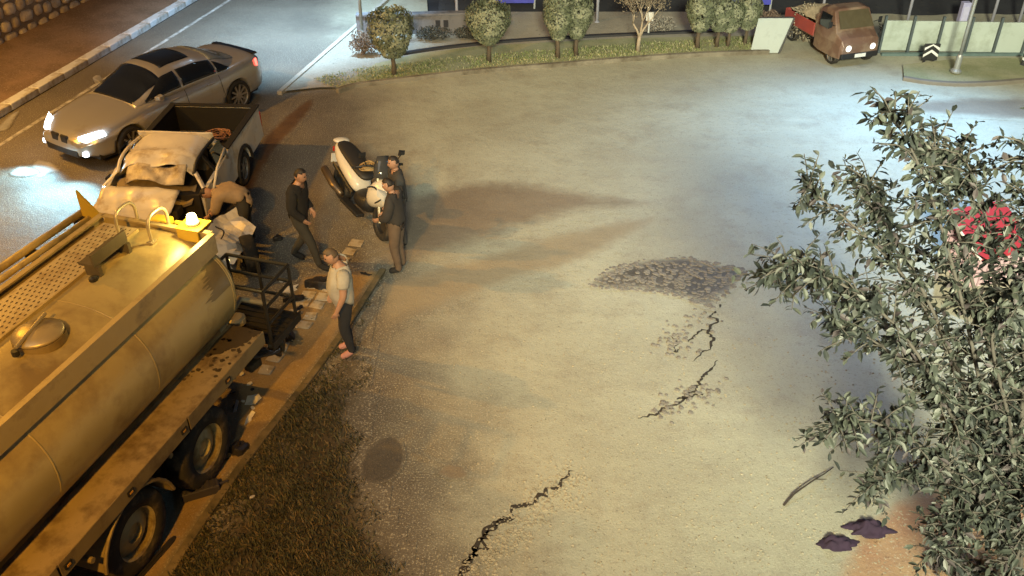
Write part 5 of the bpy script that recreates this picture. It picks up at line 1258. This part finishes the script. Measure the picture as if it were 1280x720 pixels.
    for s in (1, -1):   # eyes
        MB().lathe([(.001, .012), (.008, .009), (.012, 0), (.008, -.009), (.001, -.012)], HM @ Matrix.Translation((.078, s * .030, .022)), 8).build('eye', mat('eye_dark', (.05, .04, .04), .2), root)
    # clothes: shells lifted off the body
    src = ob.data; zones = []
    for p in src.polygons:
        best = min(zone_seg, key=lambda q: seg_d(p.center, q[0], q[1])[0] - (q[2] + (q[3] - q[2]) * seg_d(p.center, q[0], q[1])[1])); z_ = best[4]
        if p.index >= n0: z_ = 'head'
        t = seg_d(p.center, best[0], best[1])[1]
        if z_ == 'torso' and best[1] == J['neck'] and t > .62: z_ = 'neck'
        zones.append((z_, t))
    for nm, m, want, off, wr in clothes:
        fs = [p for p, (z_, t) in zip(src.polygons, zones) if z_ in want or (z_ + '_top' in want and t < .55)]
        used = sorted({v for p in fs for v in p.vertices}); mp = {v: i for i, v in enumerate(used)}
        cvs = []
        for v in used:
            co, nn = src.vertices[v].co, src.vertices[v].normal; cvs.append(co + nn * (off + wr * mnoise.noise(co * 8) + wr * .7 * (.5 - abs(mnoise.noise(Vector((co.x * 9, co.y * 9, co.z * 16)))))))
        me = bpy.data.meshes.new(nm); me.from_pydata(cvs, [], [tuple(mp[v] for v in p.vertices) for p in fs]); me.materials.append(m)
        o = bpy.data.objects.new(nm, me); COL.objects.link(o); o.parent = root
        for p in me.polygons: p.use_smooth = True
        so = o.modifiers.new('sol', 'SOLIDIFY'); so.thickness = .008; so.offset = -1
    return root
cl = lambda n, c: mat(n, c, .9, var=.25, scale=14, bump=.4, bscale=40)
# walking man in a black jacket, striding to the right
A0 = spot(382, 330)
person(A0, R(-14), dict(chest=(.05, 0, 1.32), waist=(.02, 0, 1.11), neck=(.07, 0, 1.49), head0=(.10, 0, 1.56), ls=(.05, .19, 1.42), rs=(.05, -.19, 1.42), le=(-.02, .24, 1.15), re=(.03, -.25, 1.14), lw=(.13, .18, .98), rw=(.16, -.18, .97),
       lh=(0, .08, .91), rh=(.0, -.08, .91), lk=(.0, .09, .50), la=(-.24, .09, .13), lt=(-.07, .10, .045), rk=(.20, -.09, .50), ra=(.30, -.10, .09), rt=(.47, -.11, .035)),
       [('jacket', cl('black_jacket', (.012, .011, .011)), {'torso', 'uparm', 'forearm'}, .028, .012), ('trousers', cl('dark_jeans', (.035, .033, .028)), {'leg', 'shin'}, .012, .008), ('shoe', cl('black_shoe', (.015, .014, .014)), {'lfoot', }, .014, 0), ('shoe', cl('black_shoe', (.015, .014, .014)), {'rfoot'}, .014, 0)],
       'man in a black jacket and dark jeans striding toward the scooter', look=0.05, scale=1.05)
# heavy man in a grey and cream T-shirt, seen from his side
person(spot(438, 441), R(196), dict(chest=(.0, 0, 1.33), waist=(.04, 0, 1.12), neck=(.01, 0, 1.50), head0=(.05, 0, 1.56), ls=(-.01, .21, 1.43), rs=(-.01, -.21, 1.43), le=(.02, .28, 1.15), re=(.0, -.28, 1.15), lw=(.12, .25, .92), rw=(.12, -.25, .92), lk=(.05, .09, .50), rk=(.03, -.11, .50), la=(-.02, .09, .09), ra=(-.03, -.12, .09)),
       [('shirt', cl('grey_shirt', (.34, .31, .26)), {'torso', 'uparm_top'}, .024, .016), ('trousers', cl('navy_trousers', (.016, .017, .022)), {'leg', 'shin'}, .014, .008), ('sandal', cl('pink_sandal', (.40, .20, .18)), {'lfoot'}, .010, 0), ('sandal', cl('pink_sandal', (.40, .20, .18)), {'rfoot'}, .010, 0)],
       'heavy man in a pale grey T-shirt and dark trousers at the verge', belly=.045, hair_m=mat('hair_short', (.09, .06, .035), .7, var=.3, scale=30), look=.05, scale=1.06, hair_k=.2)
# man bending over the wreck
person(spot(313, 306), R(176), dict(pelvis=(-.05, 0, .93), waist=(.08, 0, 1.02), chest=(.30, 0, 1.06), neck=(.46, 0, 1.06), head0=(.52, 0, 1.05), ls=(.34, .19, 1.06), rs=(.34, -.19, 1.06), le=(.42, .25, .80), re=(.42, -.25, .80), lw=(.58, .18, .66), rw=(.58, -.18, .66), lh=(-.05, .09, .89), rh=(-.05, -.09, .89), lk=(.02, .11, .48), rk=(.02, -.11, .48)),
       [('shirt', cl('tan_shirt', (.30, .22, .14)), {'torso', 'uparm'}, .035, .02), ('trousers', cl('dark_jeans', (.035, .033, .028)), {'leg', 'shin'}, .012, .008), ('shoe', cl('black_shoe', (.015, .014, .014)), {'lfoot'}, .014, 0), ('shoe', cl('black_shoe', (.015, .014, .014)), {'rfoot'}, .014, 0)],
       'man in a tan shirt bending over the torn pickup fender', tilt=1)
# two bystanders at the scooter
person(spot(500, 338), R(165), dict(le=(.05, .25, 1.16), lw=(.24, .18, 1.06), re=(.04, -.25, 1.16), rw=(.22, -.16, 1.04), neck=(.02, 0, 1.49), head0=(.05, 0, 1.55)),
       [('jacket', cl('slate_top', (.03, .026, .024)), {'torso', 'uparm', 'forearm_top'}, .03, .015), ('trousers', cl('brown_trousers', (.11, .075, .05)), {'leg', 'shin'}, .016, .008), ('shoe', cl('black_shoe', (.015, .014, .014)), {'lfoot'}, .014, 0), ('shoe', cl('black_shoe', (.015, .014, .014)), {'rfoot'}, .014, 0)],
       'bystander in a dark top and brown trousers, nearer of two at the scooter', look=.1)
person(spot(502, 306), R(205), dict(le=(.05, .25, 1.16), lw=(.22, .2, .98), re=(-.02, -.25, 1.13)),
       [('jacket', cl('dark_grey_top', (.035, .033, .033)), {'torso', 'uparm', 'forearm'}, .03, .015), ('trousers', cl('grey_trousers', (.06, .055, .05)), {'leg', 'shin'}, .014, .008), ('shoe', cl('black_shoe', (.015, .014, .014)), {'lfoot'}, .014, 0), ('shoe', cl('black_shoe', (.015, .014, .014)), {'rfoot'}, .014, 0)],
       'bystander all in dark grey, farther of two behind the scooter', look=.0)

# ------------------------------------------------------------------ crash debris on the road
wshard = mat('white_shard', (.60, .56, .48), .45, var=.12, scale=6, dirt=(.35, .28, .18), dirt_amt=.35)
dgrp = 'crash debris on the road'
def shard(px, pts, z, tilt, m, label, seed, name='panel_shard', th=.012, amp=.03, cat='debris'):
    p = spot(*px); bm = bmesh.new(); f = bm.faces.new([bm.verts.new((x, y, 0)) for x, y in pts]); bmesh.ops.triangulate(bm, faces=[f]); bmesh.ops.subdivide_edges(bm, edges=bm.edges[:], cuts=2, use_grid_fill=True)
    for v in bm.verts: v.co.z = amp * 2 * mnoise.noise((v.co.x * 5 + seed, v.co.y * 5, seed))
    me = bpy.data.meshes.new(name); bm.to_mesh(me); bm.free(); me.materials.append(m); o = bpy.data.objects.new(name, me); COL.objects.link(o)
    o.location = p + Vector((0, 0, z)); o.rotation_euler = tilt; o.modifiers.new('sol', 'SOLIDIFY').thickness = th
    return tag(o, label, cat, dgrp)
def rpoly(n, a, b, seed):
    q = random.Random(seed); return [(a * math.cos(6.283 * i / n) * q.uniform(.6, 1.1), b * math.sin(6.283 * i / n) * q.uniform(.6, 1.1)) for i in range(n)]
shard((363, 363), [(-.13, -.06), (0, -.1), (.13, -.05), (.09, .02), (.15, .10), (.0, .06), (-.10, .11), (-.06, .02)], .04, (.2, .1, .3), wshard, 'star shaped white shard beside the black cage', 1)
shard((371, 404), [(-.1, .14), (.04, .10), (.0, .0), (.1, -.14), (.0, -.16), (-.08, -.02)], .03, (.1, .2, .2), wshard, 'thin white shard between the setts and the heavy man', 2)
shard((316, 501), [(-.11, -.08), (.04, -.11), (.13, -.02), (.08, .09), (-.07, .09)], .03, (.1, -.1, .2), wshard, 'pale angular shard just above the rear tanker wheel', 3)
shard((294, 514), [(-.02, -.15), (.02, -.14), (.025, .15), (-.01, .17)], .03, (.3, .3, .1), wshard, 'narrow pale strip left of the angular shard', 4)
shard((312, 526), [(-.08, -.10), (.02, -.08), (.03, .02), (.09, .1), (.05, .14), (-.02, .05)], .03, (.2, .0, .3), wshard, 'bent pale fragment below the angular shard', 5)
shard((194, 666), rpoly(7, .09, .06, 9), .02, (.1, .1, .4), wshard, 'small cream shard by the front tandem wheel', 6)
shard((317, 625), rpoly(6, .05, .03, 4), .07, (.2, .1, 1), wshard, 'tiny pale scrap on the dark grass', 7)
shard((352, 352), rpoly(6, .05, .04, 14), .02, (.1, .1, 0), wshard, 'tiny white chip under the cage rail', 8)
bshard = mat('black_shard', (.018, .016, .016), .5, var=.4, scale=8)
def chunk(px, d, rz, label, tilt=0, extra=None, m=bshard, name='plastic_fragment', z=None):
    r = empty(name, spot(*px), rz, label=label, cat='debris', group=dgrp)
    rg = []; n_ = 6
    for i in range(n_):
        t = i / (n_ - 1); k = 1 - .5 * abs(t - .5) ** 2 * 2; j = lambda: rnd(.8, 1.15)
        rg.append([((t - .5) * d[0], -d[1] / 2 * k * j(), .005), ((t - .5) * d[0], -d[1] / 2 * k * j() * .8, d[2] * k * j()), ((t - .5) * d[0], d[1] / 2 * k * j() * .6, d[2] * k * j() * .8), ((t - .5) * d[0], d[1] / 2 * k * j(), .005)])
    o = MB().loft(rg).build('shell', m, r, bevel=.008)
    for i in range(extra or 2): MB().box((rnd(-.35, .35) * d[0], rnd(-.3, .3) * d[1], d[2] * .8), (d[0] * rnd(.1, .3), d[1] * rnd(.1, .3), d[2] * rnd(.3, .6)), rz=rnd(0, 1)).build('rib', m, r)
    MB().tube([(d[0] * .45, 0, .03), (d[0] * .6, d[1] * .2, .02)], .008, 5).build('tab', m, r)
    return r
chunk((398, 357), (.42, .26, .16), R(-5), 'black plastic box with a tail lying left of the heavy man', extra=3)
chunk((367, 375), (.34, .17, .10), R(10), 'black rounded part below the star shaped shard')
chunk((374, 386), (.06, .24, .04), R(-30), 'thin curved black strip next to the setts')
chunk((353, 416), (.55, .30, .22), R(-60), 'large black wheel arch liner under the cage', extra=4)
chunk((300, 562), (.20, .26, .12), R(-20), 'black triangular fragment at the verge kerb')
chunk((267, 553), (.18, .14, .09), R(30), 'small black jagged part behind the rear tanker wheel')
chunk((347, 300), (.16, .12, .10), R(20), 'small black lamp housing beside the walking man feet')
chunk((457, 343), (.20, .07, .03), R(-25), 'small dark strip between the heavy man and the bystanders')
chunk((282, 575), (.06, .05, .03), 0, 'tiny black crumb left of the triangular fragment')
chunk((310, 330), (.24, .1, .06), R(40), 'dark bent bar seen through the cage')
for i in range(12):
    t = rnd(0, 1); p_ = (300 + 90 * t + rnd(-22, 22), 510 - 150 * t + rnd(-14, 14))
    shard(p_, rpoly(6, rnd(.025, .06), rnd(.02, .045), 100 + i), .02, (rnd(-.3, .3), rnd(-.3, .3), rnd(0, 6)), wshard, 'small pale chip among the debris along the gutter', 50 + i, amp=.01)
for i in range(12):
    t = rnd(0, 1); p_ = (262 + 150 * t + rnd(-22, 22), 560 - 230 * t + rnd(-14, 14))
    shard(p_, rpoly(7, rnd(.03, .07), rnd(.02, .05), 200 + i), .02, (rnd(-.3, .3), rnd(-.3, .3), rnd(0, 6)), bshard, 'small black plastic scrap among the debris along the gutter', 80 + i, amp=.02)
# black battery-like box and long strip near the wheels
bb = empty('slatted_box', spot(252, 618), R(24), label='long dark slatted box beside the rear tanker wheel', cat='debris', group=dgrp)
MB().box((0, 0, .07), (.46, .15, .13)).build('case', mat('dark_case', (.035, .032, .04), .6, var=.3), bb, bevel=.015)
for i in range(6): MB().box((-.18 + i * .07, 0, .14), (.03, .13, .015)).build('slat', MATS['dark_case'], bb)
MB().tube([(.22, 0, .09), (.34, .03, .07)], .018, 7).build('spout', MATS['dark_case'], bb)
st_ = empty('rubber_strip', spot(194, 700), R(68), label='long black rubber strip by the verge kerb at the bottom', cat='debris', group=dgrp)
MB().loft([[(x, -.045 * k, .004), (x, -.04 * k, .03), (x, .04 * k, .03), (x, .045 * k, .004)] for x, k in ((-.5, .9), (-.2, 1), (.15, 1), (.3, .9), (.36, .4))]).build('strip', bshard, st_, bevel=.006); MB().box((-.1, 0, .034), (.5, .02, .012)).build('rib', bshard, st_)
gb_ = MB()
for i in range(420):
    t = random.random(); b0 = spot(262, 690).lerp(spot(430, 330), t); pebble_mesh(gb_, b0 + Vector((random.gauss(-.25, .35), random.gauss(0, .3), 0)), rnd(.005, .022))
for i in range(220): pebble_mesh(gb_, spot(rnd(270, 420), rnd(270, 420)), rnd(.004, .014))
tag(gb_.build('glass_crumbs', mat('crumb', (.28, .22, .15), .6, var=.7, scale=20)), 'broken glass and grit scattered around the crash', 'grit', kind='stuff')
